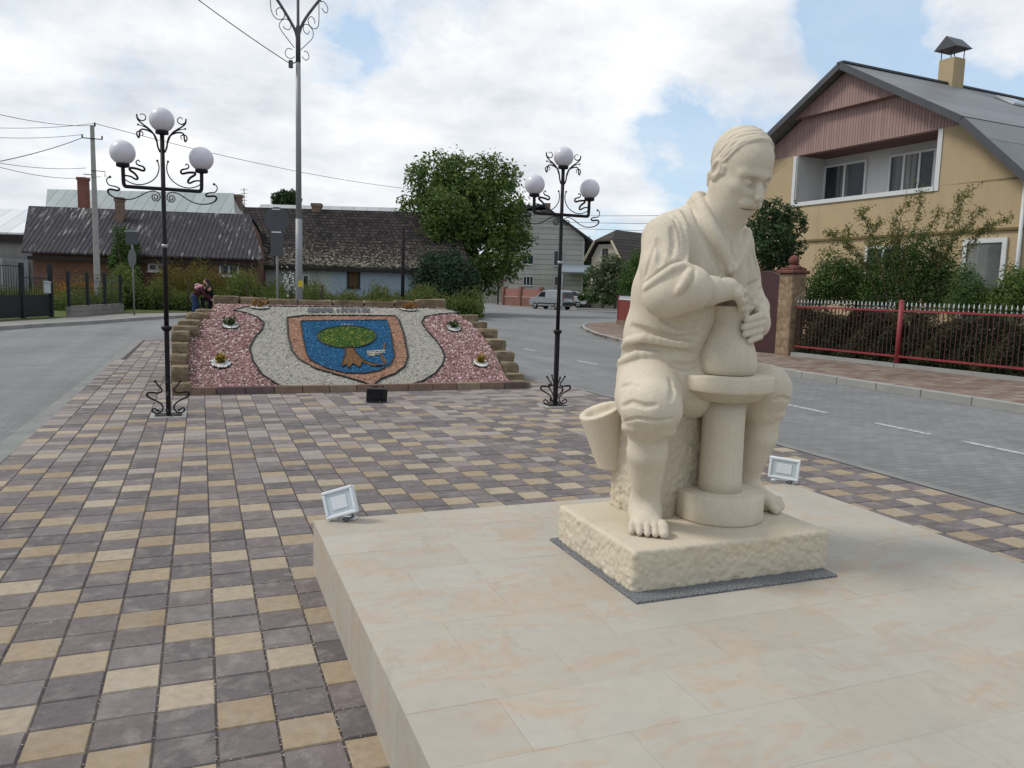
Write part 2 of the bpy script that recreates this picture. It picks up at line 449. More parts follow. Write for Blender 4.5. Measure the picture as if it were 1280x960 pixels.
# ================================================================ the potter statue
class Field:
    """signed distance volume: primitives are blended in, then skinned with surface nets"""
    def __init__(s,lo,hi,h):
        s.h=h; s.lo=np.array(lo,np.float32)
        s.n=np.ceil((np.array(hi)-np.array(lo))/h).astype(int)+1
        s.a=np.full(s.n,1.0,np.float32)
    def sub(s,lo,hi):
        i0=np.clip(np.floor((np.array(lo)-s.lo)/s.h).astype(int),0,s.n-1)
        i1=np.clip(np.ceil((np.array(hi)-s.lo)/s.h).astype(int)+1,1,s.n)
        ax=[(s.lo[k]+s.h*np.arange(i0[k],i1[k])).astype(np.float32) for k in range(3)]
        return tuple(slice(i0[k],i1[k]) for k in range(3)), np.meshgrid(*ax,indexing='ij',sparse=True)
    def comb(s,lo,hi,fn,k,op='u'):
        m=k+4*s.h
        sl,(X,Y,Z)=s.sub(np.array(lo)-m,np.array(hi)+m)
        d=fn(X,Y,Z); a=s.a[sl]
        if op=='u':
            if k>0:
                h=np.maximum(k-np.abs(a-d),0)/k; s.a[sl]=np.minimum(a,d)-h*h*k*.25
            else: s.a[sl]=np.minimum(a,d)
        elif op=='s':
            d=-d; h=np.maximum(k-np.abs(a-d),0)/max(k,1e-6); s.a[sl]=np.maximum(a,d)+h*h*k*.25
    def cap(s,p,q,r0,r1=None,k=.03,op='u'):
        p=np.array(p,float);q=np.array(q,float); r1=r0 if r1 is None else r1
        ba=q-p; L=max(ba@ba,1e-9); rm=max(r0,r1)
        def fn(X,Y,Z):
            t=np.clip(((X-p[0])*ba[0]+(Y-p[1])*ba[1]+(Z-p[2])*ba[2])/L,0,1)
            return np.sqrt((X-p[0]-ba[0]*t)**2+(Y-p[1]-ba[1]*t)**2+(Z-p[2]-ba[2]*t)**2)-(r0+(r1-r0)*t)
        s.comb(np.minimum(p,q)-rm,np.maximum(p,q)+rm,fn,k,op)
    def chain(s,pts,rs,k=.03,op='u'):
        if isinstance(rs,(int,float)): rs=[rs]*len(pts)
        for i in range(len(pts)-1): s.cap(pts[i],pts[i+1],rs[i],rs[i+1],k,op)
    def ell(s,c,rad,M=None,k=.03,op='u',disp=None):
        """ellipsoid; M rows are its axes"""
        c=np.array(c,float); A=np.eye(3) if M is None else np.array(M,float); rad=np.array(rad,float)
        ext=np.sqrt(((A*rad[:,None])**2).sum(0))
        def fn(X,Y,Z):
            x,y,z=X-c[0],Y-c[1],Z-c[2]
            u=[A[i,0]*x+A[i,1]*y+A[i,2]*z for i in range(3)]
            k0=np.sqrt(sum((u[i]/rad[i])**2 for i in range(3))); k1=np.sqrt(sum((u[i]/rad[i]**2)**2 for i in range(3)))
            d=k0*(k0-1)/np.maximum(k1,1e-6)
            if disp is not None: d=d+disp(*u)
            return d
        s.comb(c-ext,c+ext,fn,k,op)
    def box(s,c,half,r,M=None,k=.02,op='u',disp=None):
        c=np.array(c,float); A=np.eye(3) if M is None else np.array(M,float); hf=np.array(half,float)
        ext=np.sqrt(((A*hf[:,None])**2).sum(0))*1.2+np.abs(A.T@hf)*.2+.05
        def fn(X,Y,Z):
            x,y,z=X-c[0],Y-c[1],Z-c[2]
            u=[A[i,0]*x+A[i,1]*y+A[i,2]*z for i in range(3)]
            q=[np.abs(u[i])-hf[i]+r for i in range(3)]
            d=np.sqrt(sum(np.maximum(t,0)**2 for t in q))+np.minimum(np.maximum(np.maximum(q[0],q[1]),q[2]),0)-r
            if disp is not None: d=d+disp(x+c[0]+0*y+0*z,y+c[1]+0*x+0*z,z+c[2]+0*x+0*y)
            return d
        s.comb(c-ext,c+ext,fn,k,op)
    def val(s,p):
        q=(np.asarray(p)-s.lo)/s.h; i=np.floor(q).astype(int)
        if (i<0).any() or (i>=s.n-1).any(): return 1.0
        f=q-i; v=0
        for a in(0,1):
            for b in(0,1):
                for c in(0,1):
                    v+=s.a[i[0]+a,i[1]+b,i[2]+c]*(f[0] if a else 1-f[0])*(f[1] if b else 1-f[1])*(f[2] if c else 1-f[2])
        return v
    def hit(s,px,py,t0=2.9,t1=5.2):
        d=ray(px,py); t=t0
        while t<t1:
            if s.val(CAM+d*t)<0:
                a,b=t-.008,t
                for _ in range(8):
                    m=(a+b)/2
                    if s.val(CAM+d*m)<0: b=m
                    else: a=m
                return CAM+d*b
            t+=.008
        return None
    def groove(s,pix,r,k=.012,op='s',sink=0.0):
        """a fold or a cut that follows the carved surface"""
        pts=[]
        for i in range(len(pix)-1):
            for f in np.linspace(0,1,4,endpoint=(i==len(pix)-2)):
                x=pix[i][0]+(pix[i+1][0]-pix[i][0])*f; y=pix[i][1]+(pix[i+1][1]-pix[i][1])*f
                h=s.hit(x,y)
                if h is not None: pts.append(h+ray(x,y)*sink)
        n=len(pts); 
        rs=[r*(.45+.55*math.sin(PI*(i+.5)/n)) for i in range(n)]
        pts=[p for i,p in enumerate(pts) if i==0 or np.linalg.norm(pts[i]-pts[i-1])<.12]
        if len(pts)>1: s.chain(pts,rs[:len(pts)],k,op)
    def skin(s):
        a=s.a; ins=a<0
        c=np.zeros(np.array(a.shape)-1,np.uint8)
        for i in(0,1):
            for j in(0,1):
                for k in(0,1):
                    c+=ins[i:a.shape[0]-1+i,j:a.shape[1]-1+j,k:a.shape[2]-1+k]
        act=(c>0)&(c<8); idx=np.argwhere(act); N=len(idx)
        vid=np.full(c.shape,-1,np.int32); vid[act]=np.arange(N)
        acc=np.zeros((N,3)); cnt=np.zeros(N)
        cs=[(i,j,k) for i in(0,1) for j in(0,1) for k in(0,1)]
        for p in cs:
            for ax in range(3):
                if p[ax]: continue
                q=list(p); q[ax]=1
                va=a[idx[:,0]+p[0],idx[:,1]+p[1],idx[:,2]+p[2]]; vb=a[idx[:,0]+q[0],idx[:,1]+q[1],idx[:,2]+q[2]]
                m=(va<0)!=(vb<0); t=va[m]/(va[m]-vb[m])
                e=np.tile(np.array(p,float),(m.sum(),1)); e[:,ax]+=t
                acc[m]+=e; cnt[m]+=1
        V=s.lo+s.h*(idx+acc/cnt[:,None])
        F=[]
        for ax in range(3):
            b,cx=(ax+1)%3,(ax+2)%3
            lo=[slice(None)]*3; hi=[slice(None)]*3
            lo[ax]=slice(0,-1); hi[ax]=slice(1,None)
            A=ins[tuple(lo)];B=ins[tuple(hi)]
            e=np.argwhere(A!=B); e=e[(e[:,b]>0)&(e[:,cx]>0)&(e[:,b]<a.shape[b]-1)&(e[:,cx]<a.shape[cx]-1)]
            flip=~A[e[:,0],e[:,1],e[:,2]]
            def g(db,dc):
                z=e.copy(); z[:,b]-=db; z[:,cx]-=dc; return vid[z[:,0],z[:,1],z[:,2]]
            q=np.stack([g(1,1),g(0,1),g(0,0),g(1,0)],1)
            q[flip]=q[flip][:,::-1]; F.append(q)
        F=np.concatenate(F); F=F[(F>=0).all(1)]
        return V,F

def unit(v):
    v=np.array(v,float); return v/np.linalg.norm(v)
F_=np.array([.34,-.94,0]); L_=np.array([.94,.34,0]); Z_=np.array([0,0,1.])
TORSO=np.stack([L_,F_,Z_])
def tilt(axes,ang):
    """pitch forward: rows (side, forward, up)"""
    s_,f_,u_=axes; c,sn=math.cos(ang),math.sin(ang)
    return np.stack([s_,f_*c-u_*sn,u_*c+f_*sn])

def sculpt_body(h=.005):
    fd=Field((1.60,2.85,.485),(3.0,3.98,2.50),h)
    TL=tilt(TORSO,.18)
    # hips and skirt of the coat
    fd.ell((2.29,3.50,1.17),(.285,.225,.21),TORSO,k=.05)
    fd.ell((2.275,3.47,1.40),(.285,.215,.30),TL,k=.08)
    fd.ell((2.325,3.39,1.70),(.295,.205,.30),TL,k=.10)
    fd.cap((2.15,3.32,1.885),(2.53,3.46,1.88),.125,.12,k=.09)
    fd.ell((2.35,3.42,1.93),(.19,.13,.14),TL,k=.06)
    # cape of the coat behind the right arm
    fd.chain([(2.12,3.37,1.86),(2.10,3.40,1.62),(2.09,3.42,1.42),(2.05,3.42,1.22)],[.105,.105,.11,.115],k=.06)
    # neck
    fd.cap((2.35,3.34,1.90),(2.41,3.22,2.12),.118,.108,k=.04)
    # legs : breeches
    fd.chain([(2.11,3.47,1.12),(2.0,3.26,1.115),(1.90,3.07,1.085)],[.15,.148,.134],k=.06)
    fd.chain([(1.90,3.07,1.085),(1.905,3.09,1.03)],[.136,.116],k=.03)
    fd.chain([(2.42,3.57,1.12),(2.57,3.41,1.15),(2.695,3.26,1.135)],[.165,.145,.122],k=.06)
    fd.chain([(2.695,3.26,1.135),(2.70,3.285,1.04)],[.122,.108],k=.03)
    # rolled hems
    for (c,rr,zs) in (((1.905,3.09),.110,(1.0,1.045)),((2.705,3.29),.100,(1.02,1.06))):
        for zz in zs:
            pts=[(c[0]+(rr-.012)*math.cos(t),c[1]+(rr-.012)*math.sin(t),zz+.008*math.sin(2*t)) for t in np.linspace(0,2*PI,15)]
            fd.chain(pts,.024,k=.012)
    # lap cloth between the thighs
    fd.chain([(2.10,3.36,1.17),(2.30,3.34,1.13),(2.52,3.44,1.18)],[.10,.12,.11],k=.08)
    # shins
    fd.chain([(1.91,3.10,1.03),(1.925,3.125,.87),(1.965,3.185,.66),(1.975,3.20,.58)],[.088,.093,.066,.066],k=.012)
    fd.chain([(2.71,3.29,1.04),(2.715,3.315,.88),(2.70,3.37,.67),(2.695,3.38,.58)],[.088,.092,.064,.064],k=.012)
    # feet
    for an,toe,side in (((1.975,3.205),(1.885,3.02),-1),((2.70,3.385),(2.79,3.205),1)):
        an=np.array(an);toe=np.array(toe); d=toe-an; d=d/np.linalg.norm(d); w=np.array([d[1],-d[0]])
        fd.cap((*(an-d*.035),.545),(*(an+d*.02),.57),.06,.062,k=.03)
        fd.cap((*(an+d*.0),.60),(*(an+d*.13),.535),.066,.046,k=.04)
        fd.cap((*(an+w*.022),.56),(*(toe-d*.05+w*.042),.53),.05,.036,k=.03)
        fd.cap((*(an-w*.022),.56),(*(toe-d*.05-w*.042),.53),.05,.036,k=.03)
        for i,o in enumerate((-.070,-.036,-.003,.031,.068)):
            o*=side; j=i if side>0 else i
            ln=(.034,.05,.058,.062,.062)[i]; rr=(.0135,.0142,.0148,.0155,.022)[i]
            b=toe-d*.055+w*o
            tip=toe+w*o*1.06+d*(ln-.055)
            fd.chain([(*b,.548),(*((b+tip)/2),.545),(*tip,.512+rr*.35)],[rr,rr*1.05,rr*1.02],k=.004)
    # right arm: sleeve, cuff, forearm
    rs,re,rw=(2.055,3.27,1.865),(1.985,3.135,1.60),(2.31,3.115,1.638)
    fd.chain([rs,(2.005,3.19,1.72),re],[.112,.104,.094],k=.03)
    fd.chain([re,(2.085,3.095,1.635)],[.096,.108],k=.04)
    fd.chain([(2.06,3.12,1.62),(2.20,3.105,1.628),rw],[.080,.070,.055],k=.010)
    # right hand over the rim of the jug
    hs=unit((-.40,.91,0))
    fd.ell((2.355,3.135,1.632),(.060,.052,.036),np.array([unit((.86,.42,-.25)),hs,unit((.2,.1,.97))]),k=.03)
    for i,o in enumerate((-.040,-.013,.014,.040)):
        b=np.array((2.375,3.155,1.632))+hs*o
        fd.chain([np.array((2.33,3.125,1.63))+hs*o*.8,b,b+np.array((.035,.014,-.018)),b+np.array((.045,.02,-.07)),b+np.array((.05,.022,-.13))],[.024,.0235,.0215,.020,.018],k=.014)
    fd.chain([(2.335,3.075,1.615),(2.372,3.085,1.590),(2.395,3.11,1.55)],[.026,.022,.019],k=.014)
    # left arm
    ls,le,lw=(2.565,3.455,1.86),(2.625,3.385,1.58),(2.585,3.215,1.515)
    fd.chain([ls,(2.60,3.43,1.71),le],[.120,.105,.098],k=.05)
    fd.chain([le,(2.61,3.29,1.55)],[.094,.078],k=.03)
    fd.chain([(2.61,3.29,1.55),lw],[.064,.052],k=.015)
    # left hand round the jug
    jx,jy=2.43,3.235
    fd.ell((2.572,3.175,1.478),(.032,.055,.066),None,k=.03)
    for i in range(4):
        rr=(.0175,.0185,.018,.0155)[i]; e=(0,6,2,-10)[i]; pts=[]
        for q,a in enumerate((-18,-42,-66,-88-e)):
            ra=.118+(.026,.024,.012,.004)[q]
            pts.append((jx+ra*math.cos(R(a)),jy+ra*math.sin(R(a)),1.527-i*.034-.011*q))
        fd.chain(pts,[rr*1.1,rr*1.12,rr*1.05,rr*.95],k=.005)
    fd.chain([(2.568,3.195,1.53),(2.548,3.20,1.572),(2.51,3.215,1.562),(2.495,3.22,1.53)],[.024,.020,.018,.016],k=.01)
    # ---------------------------------------------------- head
    yaw=R(-83); f0=np.array([math.cos(yaw),math.sin(yaw),0]); l0=np.array([-math.sin(yaw),math.cos(yaw),0])
    H=tilt(np.stack([l0,f0,Z_]),R(27)); hc=np.array((2.425,3.215,2.215)); HS=.88
    def hp(s,f,u): return hc+(H[0]*s+H[1]*f+H[2]*u*(1.0 if u>0 else .86))*HS
    fd.ell(hp(0,-.01,.045),(.128,.157,.145),H,k=.02)                       # skull
    fd.ell(hp(0,.045,-.075),(.110,.112,.118),H,k=.05)                      # face
    fd.ell(hp(0,.098,-.210),(.056,.048,.040),H,k=.04)                      # chin
    fd.cap(hp(-.085,.0,-.13),hp(-.05,.09,-.19),.048,.042,k=.05); fd.cap(hp(.085,.0,-.13),hp(.05,.09,-.19),.05,.045,k=.05)
    fd.cap(hp(-.085,.115,.005),hp(-.02,.152,.012),.022,.028,k=.022); fd.cap(hp(.085,.115,.005),hp(.02,.152,.012),.022,.028,k=.022)
    for sd in(-1,1):
        fd.ell(hp(sd*.052,.172,-.032),(.043,.034,.030),H,k=.020,op='s')     # sockets
        fd.ell(hp(sd*.052,.128,-.034),(.032,.028,.022),H,k=.004)            # lids cast down
        fd.cap(hp(sd*.022,.147,-.045),hp(sd*.078,.127,-.044),.0055,.0055,k=.006)
        fd.cap(hp(sd*.022,.156,-.038),hp(sd*.080,.134,-.034),.004,.004,k=.003,op='s')
        fd.ell(hp(sd*.075,.10,-.075),(.036,.036,.034),H,k=.03)              # cheekbones
        fd.cap(hp(sd*.018,.158,-.11),hp(sd*.024,.155,-.105),.017,.016,k=.008) # nostril wings
        fd.chain([hp(sd*.008,.178,-.152),hp(sd*.048,.160,-.160),hp(sd*.088,.118,-.195)],[.025,.026,.011],k=.006) # moustache
        for q in range(4):
            fd.cap(hp(sd*(.014+.016*q),.205-.010*q,-.148),hp(sd*(.022+.018*q),.188-.013*q,-.182),.003,.003,k=.005,op='s')
        # ears
        fd.ell(hp(sd*.148,-.018,-.03),(.022,.036,.056),H,k=.012)
        fd.ell(hp(sd*.170,-.012,-.022),(.014,.020,.034),H,k=.008,op='s')
        fd.ell(hp(sd*.150,-.004,-.078),(.014,.018,.02),H,k=.01)
        fd.cap(hp(sd*.11,.085,-.10),hp(sd*.055,.14,-.135),.007,.005,k=.012,op='s')
    fd.chain([hp(0,.150,-.005),hp(0,.178,-.055),hp(0,.205,-.098)],[.018,.020,.024],k=.012)  # nose
    fd.cap(hp(-.03,.150,-.205),hp(.03,.150,-.205),.014,.014,k=.010)          # lower lip
    fd.cap(hp(-.05,.166,-.190),hp(.05,.166,-.190),.005,.005,k=.005,op='s')
    # hair: a combed shell that stops at the hairline
    def hair(S,Fw,U):
        q=Fw*.85-U*.5+.10*np.abs(S)
        st=.0016*np.sin(q*300+2.6*np.sin(U*23+S*13)+1.6*np.sin(S*41+U*9))+.0014*np.sin(q*190+3*np.sin(U*31+S*17)+S*50)
        line=Fw-(.022+.52*np.clip(U+.02,-.02,.2)-.9*np.clip(-.02-U,0,.2)-.6*np.abs(S)*np.clip(U,0,.1)*2)
        cut=np.maximum(line*.9,-(U+.155))
        return st*1.0+np.maximum(cut,0)*3.0
    fd.ell(hp(0,-.012,.045),(.135,.167,.156),H,k=.004,disp=hair)
    fd.chain([hp(-.135,.022,.0),hp(-.137,.026,-.035),hp(-.132,.03,-.06)],[.017,.014,.007],k=.01)
    fd.chain([hp(.135,.022,.0),hp(.137,.026,-.035),hp(.132,.03,-.06)],[.017,.014,.007],k=.01)
    for q in range(9):
        t=(q-4)/4
        fd.cap(hp(t*.11,-.135+.05*t*t,-.09),hp(t*.118,-.125+.055*t*t,-.15),.022,.010,k=.008)
    # ---------------------------------------------------- collar and folds, laid on the carved surface
    fd.chain([(2.265,3.30,2.0),(2.275,3.36,2.055),(2.335,3.425,2.085),(2.42,3.43,2.08),(2.50,3.37,2.03),(2.52,3.31,1.98)],[.028,.032,.034,.034,.032,.028],k=.03)
    col=[(868,226),(874,250),(884,275),(896,302),(908,326),(914,344)]
    fd.groove(col,.030,k=.02,op='u',sink=-.002)
    fd.groove([(x-11,y+4) for x,y in col],.012,k=.008,op='s')
    fd.groove([(936,286),(933,296),(927,312),(920,330),(914,340)],.026,k=.02,op='u')
    fd.groove([(946,300),(938,322),(932,340)],.010,k=.01,op='s')
    fd.groove([(914,300),(916,318),(914,336)],.010,k=.01,op='s')
    # armhole seam of the coat
    fd.groove([(806,276),(816,264),(832,258),(848,264),(856,282),(859,306),(858,328)],.012,k=.014,op='u')
    fd.groove([(808,284),(817,272),(831,266),(843,273),(849,290),(851,312)],.008,k=.006,op='s')
    fd.groove([(806,348),(812,326),(818,308)],.007,k=.012,op='s')
    fd.groove([(804,354),(822,341),(840,330),(852,326)],.009,k=.006,op='s')
    # turned cuff with its pointed tip, and the sleeve hanging behind the elbow
    fd.groove([(805,362),(820,350),(840,336),(856,331),(864,334)],.015,k=.014,op='u')
    fd.groove([(869,338),(864,350),(855,364),(848,374)],.009,k=.008,op='s')
    fd.groove([(862,338),(856,352),(846,366)],.012,k=.018,op='u')
    fd.groove([(822,300),(826,316),(824,330)],.008,k=.02,op='s')
    fd.groove([(840,286),(843,302),(840,320)],.008,k=.02,op='s')
    # belly and skirt folds
    fd.groove([(790,408),(815,418),(845,424),(872,420)],.012,k=.025,op='s')
    fd.groove([(772,440),(785,427),(806,423),(840,430),(868,432)],.018,k=.02,op='u')
    fd.groove([(768,458),(780,441),(800,434),(830,437),(866,443)],.015,k=.018,op='s')
    fd.groove([(766,470),(776,452),(796,443),(822,443)],.016,k=.018,op='u')
    fd.groove([(838,455),(858,458),(872,455)],.012,k=.02,op='s')
    fd.groove([(830,400),(850,408),(872,404)],.011,k=.025,op='s')
    # breeches creases
    fd.groove([(776,484),(786,480),(798,483)],.006,k=.016,op='s')
    fd.groove([(777,508),(790,503),(806,508),(820,506)],.007,k=.016,op='s')
    fd.groove([(776,528),(795,523),(820,526),(842,523)],.008,k=.007,op='s')
    fd.groove([(838,474),(841,488),(838,500)],.006,k=.02,op='s')
    fd.groove([(968,500),(978,497),(987,500)],.006,k=.014,op='s')
    # sleeve creases of the far arm
    for y in (352,364,376):
        fd.groove([(930,y+8),(941,y+3),(953,y-3)],.009,k=.012,op='s')
    fd.groove([(942,318),(947,334),(950,350)],.010,k=.015,op='s')
    # toe nails
    return fd

def rough_noise(seed):
    G=np.random.RandomState(seed).rand(48,48,48).astype(np.float32)
    def lat(X,Y,Z,f):
        X,Y,Z=np.broadcast_arrays(X*f,Y*f,Z*f); i,j,k=[np.floor(t).astype(int) for t in (X,Y,Z)]; u,v,w=X-i,Y-j,Z-k
        u,v,w=[t*t*(3-2*t) for t in (u,v,w)]; d=0
        for a in(0,1):
            for b in(0,1):
                for c in(0,1): d=d+G[(i+a)%48,(j+b)%48,(k+c)%48]*(u if a else 1-u)*(v if b else 1-v)*(w if c else 1-w)
        return d-.5
    def f(X,Y,Z): return .010*lat(X,Y,Z,15.)+.016*lat(X+3,Y,Z,38.)+.020*lat(X,Y+5,Z,66.)
    return f

def stone(name,col,bscale,bstr,dist=.004,amt=.06):
    m=NT(name,.88,.18); p=m.pos()
    c=m.vary(m.mix(0.0,col,col),p,2.2,amt,5)
    c=m.mix(m.ramp(m.noise(m.scale(p,(5,5,1.1)),1.6,6,.65,.3),[(.52,0.0),(.72,.38)]),c,tuple(k*.72 for k in col))     # rain streaks
    c=m.mix(m.ramp(m.noise(p,3.4,6,.6,.6),[(.58,0.0),(.72,.30)]),c,(col[0]*1.08,col[1]*.96,col[2]*.78))                # iron-warm clouds
    c=m.vary(c,p,60,.07,4)
    c=m.mix(m.ramp(m.noise(p,170,2,.5),[(.68,0.0),(.74,.35)]),c,tuple(k*.6 for k in col)); m.color(c)
    b=m.bump(m.noise(p,bscale,6,.7),bstr,dist)
    b=m.bump(m.noise(m.scale(p,(1,1,2.4)),95,4,.6),.16,.003,b)
    m.bump(m.noise(p,380,3,.7),.22,.002,b)
    return m.mat

def build_statue():
    root=thing('potter_statue','cream stone statue of a seated barefoot potter shaping a jug on his wheel','statue',(2.26,3.26,.312))
    inv=Vector((2.26,3.26,.312))
    smooth=stone('carved_limestone',(.56,.495,.39),16,.16,.006)
    rough=stone('hewn_limestone',(.545,.48,.37),110,.6,.006)
    def put(name,fd,mat,sm=True):
        V,F=fd.skin(); o=mesh_np(name,V-np.array(inv),F,mat,root,sm); return o
    put('seated_figure',sculpt_body(),smooth)
    # plinth with hewn sides and a dressed top
    fd=Field((1.64,2.76,.295),(2.90,3.78,.53),.006)
    rn=rough_noise(3)
    def side(X,Y,Z): return rn(X,Y,Z)*np.clip((.497-Z)/.02,0,1)*.45
    fd.box((2.262,3.252,.4),(.540,.388,.099),.018,None,0.0,disp=side)
    fd.a=np.maximum(fd.a,-(fd.lo[2]+fd.h*np.arange(fd.n[2])-.304)[None,None,:])
    put('plinth',fd,rough)
    # rock he sits on
    fd=Field((1.80,3.12,.49),(2.75,3.80,1.2),.007)
    fd.box((2.225,3.465,.75),(.225,.155,.27),.03,np.array([[.97,.24,0],[-.24,.97,0],[0,0,1]]),0.0,disp=lambda X,Y,Z: rn(X,Y,Z)*.6)
    put('seat_rock',fd,rough)
    # flared tail of the coat hanging behind the seat
    fd=Field((1.62,3.36,.62),(2.15,3.88,1.12),.0065)
    fd.cap((1.915,3.585,.99),(1.975,3.565,.72),.112,.068,k=0)
    Zs=fd.lo[2]+fd.h*np.arange(fd.n[2]); Xs=fd.lo[0]+fd.h*np.arange(fd.n[0])
    fd.a=np.maximum(fd.a,(Zs[None,None,:]-.985)-.42*(Xs[:,None,None]-1.87)); fd.a=np.maximum(fd.a,.695-Zs[None,None,:])
    fd.cap((1.89,3.60,1.005),(1.96,3.575,1.02),.055,.05,k=.02,op='s')
    put('coat_tail',fd,smooth)
    # potter's wheel
    w=thing('potters_wheel',None,None,(0,0,0)); w.parent=root
    wc=Vector((2.425,3.235,0))-inv
    def lat(name,prof,par,seg=56):
        m=MB(); m.lathe(prof,wc,seg); return m.build(name,smooth,par)
    lat('wheel_head',[(.10,1.085),(.165,1.10),(.218,1.142),(.230,1.146),(.233,1.152),(.233,1.214),(.228,1.221),(.0001,1.221)],w)
    lat('wheel_shaft',[(.112,.62),(.106,.70),(.104,.95),(.106,1.095)],w,40)
    lat('flywheel',[(.216,.50),(.218,.51),(.218,.628),(.211,.636),(.0001,.638)],w)
    # jug
    jp=[(.118,1.2215),(.135,1.228),(.144,1.25),(.145,1.28),(.139,1.325),(.120,1.38),(.100,1.43),(.089,1.468),(.090,1.50),(.103,1.535),(.116,1.553),(.113,1.559),(.104,1.554),(.092,1.53),(.080,1.48),(.0001,1.46)]
    lat('jug',jp,root,48)
    return root
build_statue()
# ================================================================ lamps and floodlights
M_iron=simple('black_iron',(.013,.010,.012),.55,.2,0,.3,14)
def globe_mat():
    m=NT('opal_globe',.35,.45); m.color((.60,.58,.63)); m.b.inputs['Subsurface Weight'].default_value=.35
    m.b.inputs['Subsurface Radius'].default_value=(.1,.1,.1); m.b.inputs['Subsurface Scale'].default_value=.3; return m.mat
M_globe=globe_mat()
def smooth_line(pts,n=5):
    P=[np.array(p,float) for p in pts]; out=[]
    for i in range(len(P)-1):
        p0,p1,p2,p3=P[max(i-1,0)],P[i],P[i+1],P[min(i+2,len(P)-1)]
        for k in range(n):
            t=k/n; out.append(.5*((2*p1)+(-p0+p2)*t+(2*p0-5*p1+4*p2-p3)*t*t+(-p0+3*p1-3*p2+p3)*t**3))
    out.append(P[-1]); return out
def spiral(cx,cz,r0,r1,a0,a1,n=14):
    return [(cx+(r0+(r1-r0)*k/n)*math.cos(R(a0+(a1-a0)*k/n)),cz+(r0+(r1-r0)*k/n)*math.sin(R(a0+(a1-a0)*k/n))) for k in range(n+1)]
def make_lamp(loc,label):
    root=thing('park_lamp',label,'street lamp',loc,0,'three-globe wrought iron park lamps')
    BZ=2.66; S=640.0
    def cv(pts): return [((x-482)/S,BZ+(725+ (x-482)*.06 -y)/S) for x,y in pts]
    m=MB(); m.lathe([(.0375,.01),(.0375,1.035)],(0,0,0),4,Matrix.Rotation(PI/4,3,'Z'),False); m.build('lower_post',M_iron,root)
    m=MB(); m.lathe([(.040,1.02),(.062,1.055),(.062,1.07),(.030,1.085)],(0,0,0),16); m.build('collar',M_iron,root)
    m=MB(); m.lathe([(.027,1.07),(.025,2.0),(.024,3.27)],(0,0,0),14); m.build('upper_post',M_iron,root)
    m=MB(); m.lathe([(.030,1.99),(.036,2.0),(.036,2.02),(.030,2.03)],(0,0,0),14); m.build('clamp_ring',simple('steel_band',(.35,.35,.36),.4,.5,.8,.1),root)
    m=MB(); m.box((0,0,.018),(.30,.30,.012),None,.003); m.build('base_plate',M_iron,root)
    # crossbar with upright ends
    for s in(-1,1):
        m=MB(); m.tube(smooth_line([(0,0,BZ),(s*.36,0,BZ),(s*.395,0,BZ+.008),(s*.412,0,BZ+.04),(s*.415,0,BZ+.235)],4),.0215,10); m.build('arm',M_iron,root)
    # globes with their cups
    for (x,z) in ((0,3.435),(-.415,3.035),(.415,3.035)):
        m=MB(); m.sphere((x,0,z),.137,32,20); gl=m.build('globe',M_globe,root)
        m=MB(); m.lathe([(.030,z-.168),(.070,z-.158),(.072,z-.126),(.066,z-.122)],(x,0,0),20); m.build('globe_cup',M_iron,gl)
    stem=[(498,462),(512,425),(520,380),(545,330)]
    top=[smooth_line(cv(stem+[(575,302),(612,278),(642,250),(647,215)]+spiral(612,226,34,14,20,330)),3),
         smooth_line(cv([(520,385),(545,330),(590,300),(640,288)]),3),
         smooth_line(cv([(516,390),(535,342),(580,318),(625,322)]+spiral(625,352,30,12,70,-250)),3)]
    scurve=smooth_line(cv([(518,527),(508,565),(515,615),(545,665),(600,703),(660,716),(712,704),(744,682),(738,664),(700,664),(664,680),(652,668),(668,642),(702,618),(695,603),(652,604),(616,612),(604,600),(614,583),(650,574),(660,555),(645,540),(636,553)]),4)
    lower=smooth_line(cv(spiral(533,792,10,30,250,-20,12)[::1]+spiral(533,792,30,32,-20,-60,2)[1:]+[]),3)
    lower=smooth_line(cv([(540,790),(545,800),(532,806),(520,794),(528,775),(550,778),(560,798),(545,818),(520,814),(505,790),(515,760),(545,748),(590,762),(660,808),(720,832),(790,832),(838,812),(850,786),(832,773),(788,776),(774,764),(796,750),(838,745),(856,720),(850,696),(834,686)]),4)
    def flat(line,r,fx,thick=None):
        k=len(line)
        return [(p[0],0,p[1]) for p in line]
    for s in(-1,1):
        m=MB()
        for ln in top:
            pts=[(s*p[0],0,p[1]) for p in ln]; n=len(pts)
            m.tube(pts,[.0105-.0068*(i/n) for i in range(n)],7)
        p=top[1][-1]; m.sphere((s*p[0],0,p[1]),.012,8,6); m.build('top_scroll',M_iron,root)
        m=MB(); pts=[(s*p[0],0,p[1]) for p in scurve]; n=len(pts)
        m.tube(pts,[.0065+.0075*max(0,math.sin(PI*min(1,max(0,(i/n-.30)/.62)))) for i in range(n)],7); m.sphere(pts[0],.014,8,6); m.build('inner_scroll',M_iron,root)
        m=MB(); pts=[(s*p[0],0,p[1]) for p in lower]; n=len(pts)
        m.tube(pts,[.0062+.006*math.exp(-((i/n-.72)/.1)**2) for i in range(n)],7); m.sphere(pts[-1],.015,8,6); m.build('outer_scroll',M_iron,root)
    # scrolls round the foot
    foot=[(600,735),(618,722),(634,708),(652,715),(656,742),(625,765),(585,758),(560,730),(552,695),(572,655),(620,618),(680,585),(705,552),(692,527),(650,526),(600,532),(566,520),(560,490),(590,450),(622,398)]
    fl=smooth_line([((x-498)/900,(785-y)/960+.02) for x,y in foot],3)
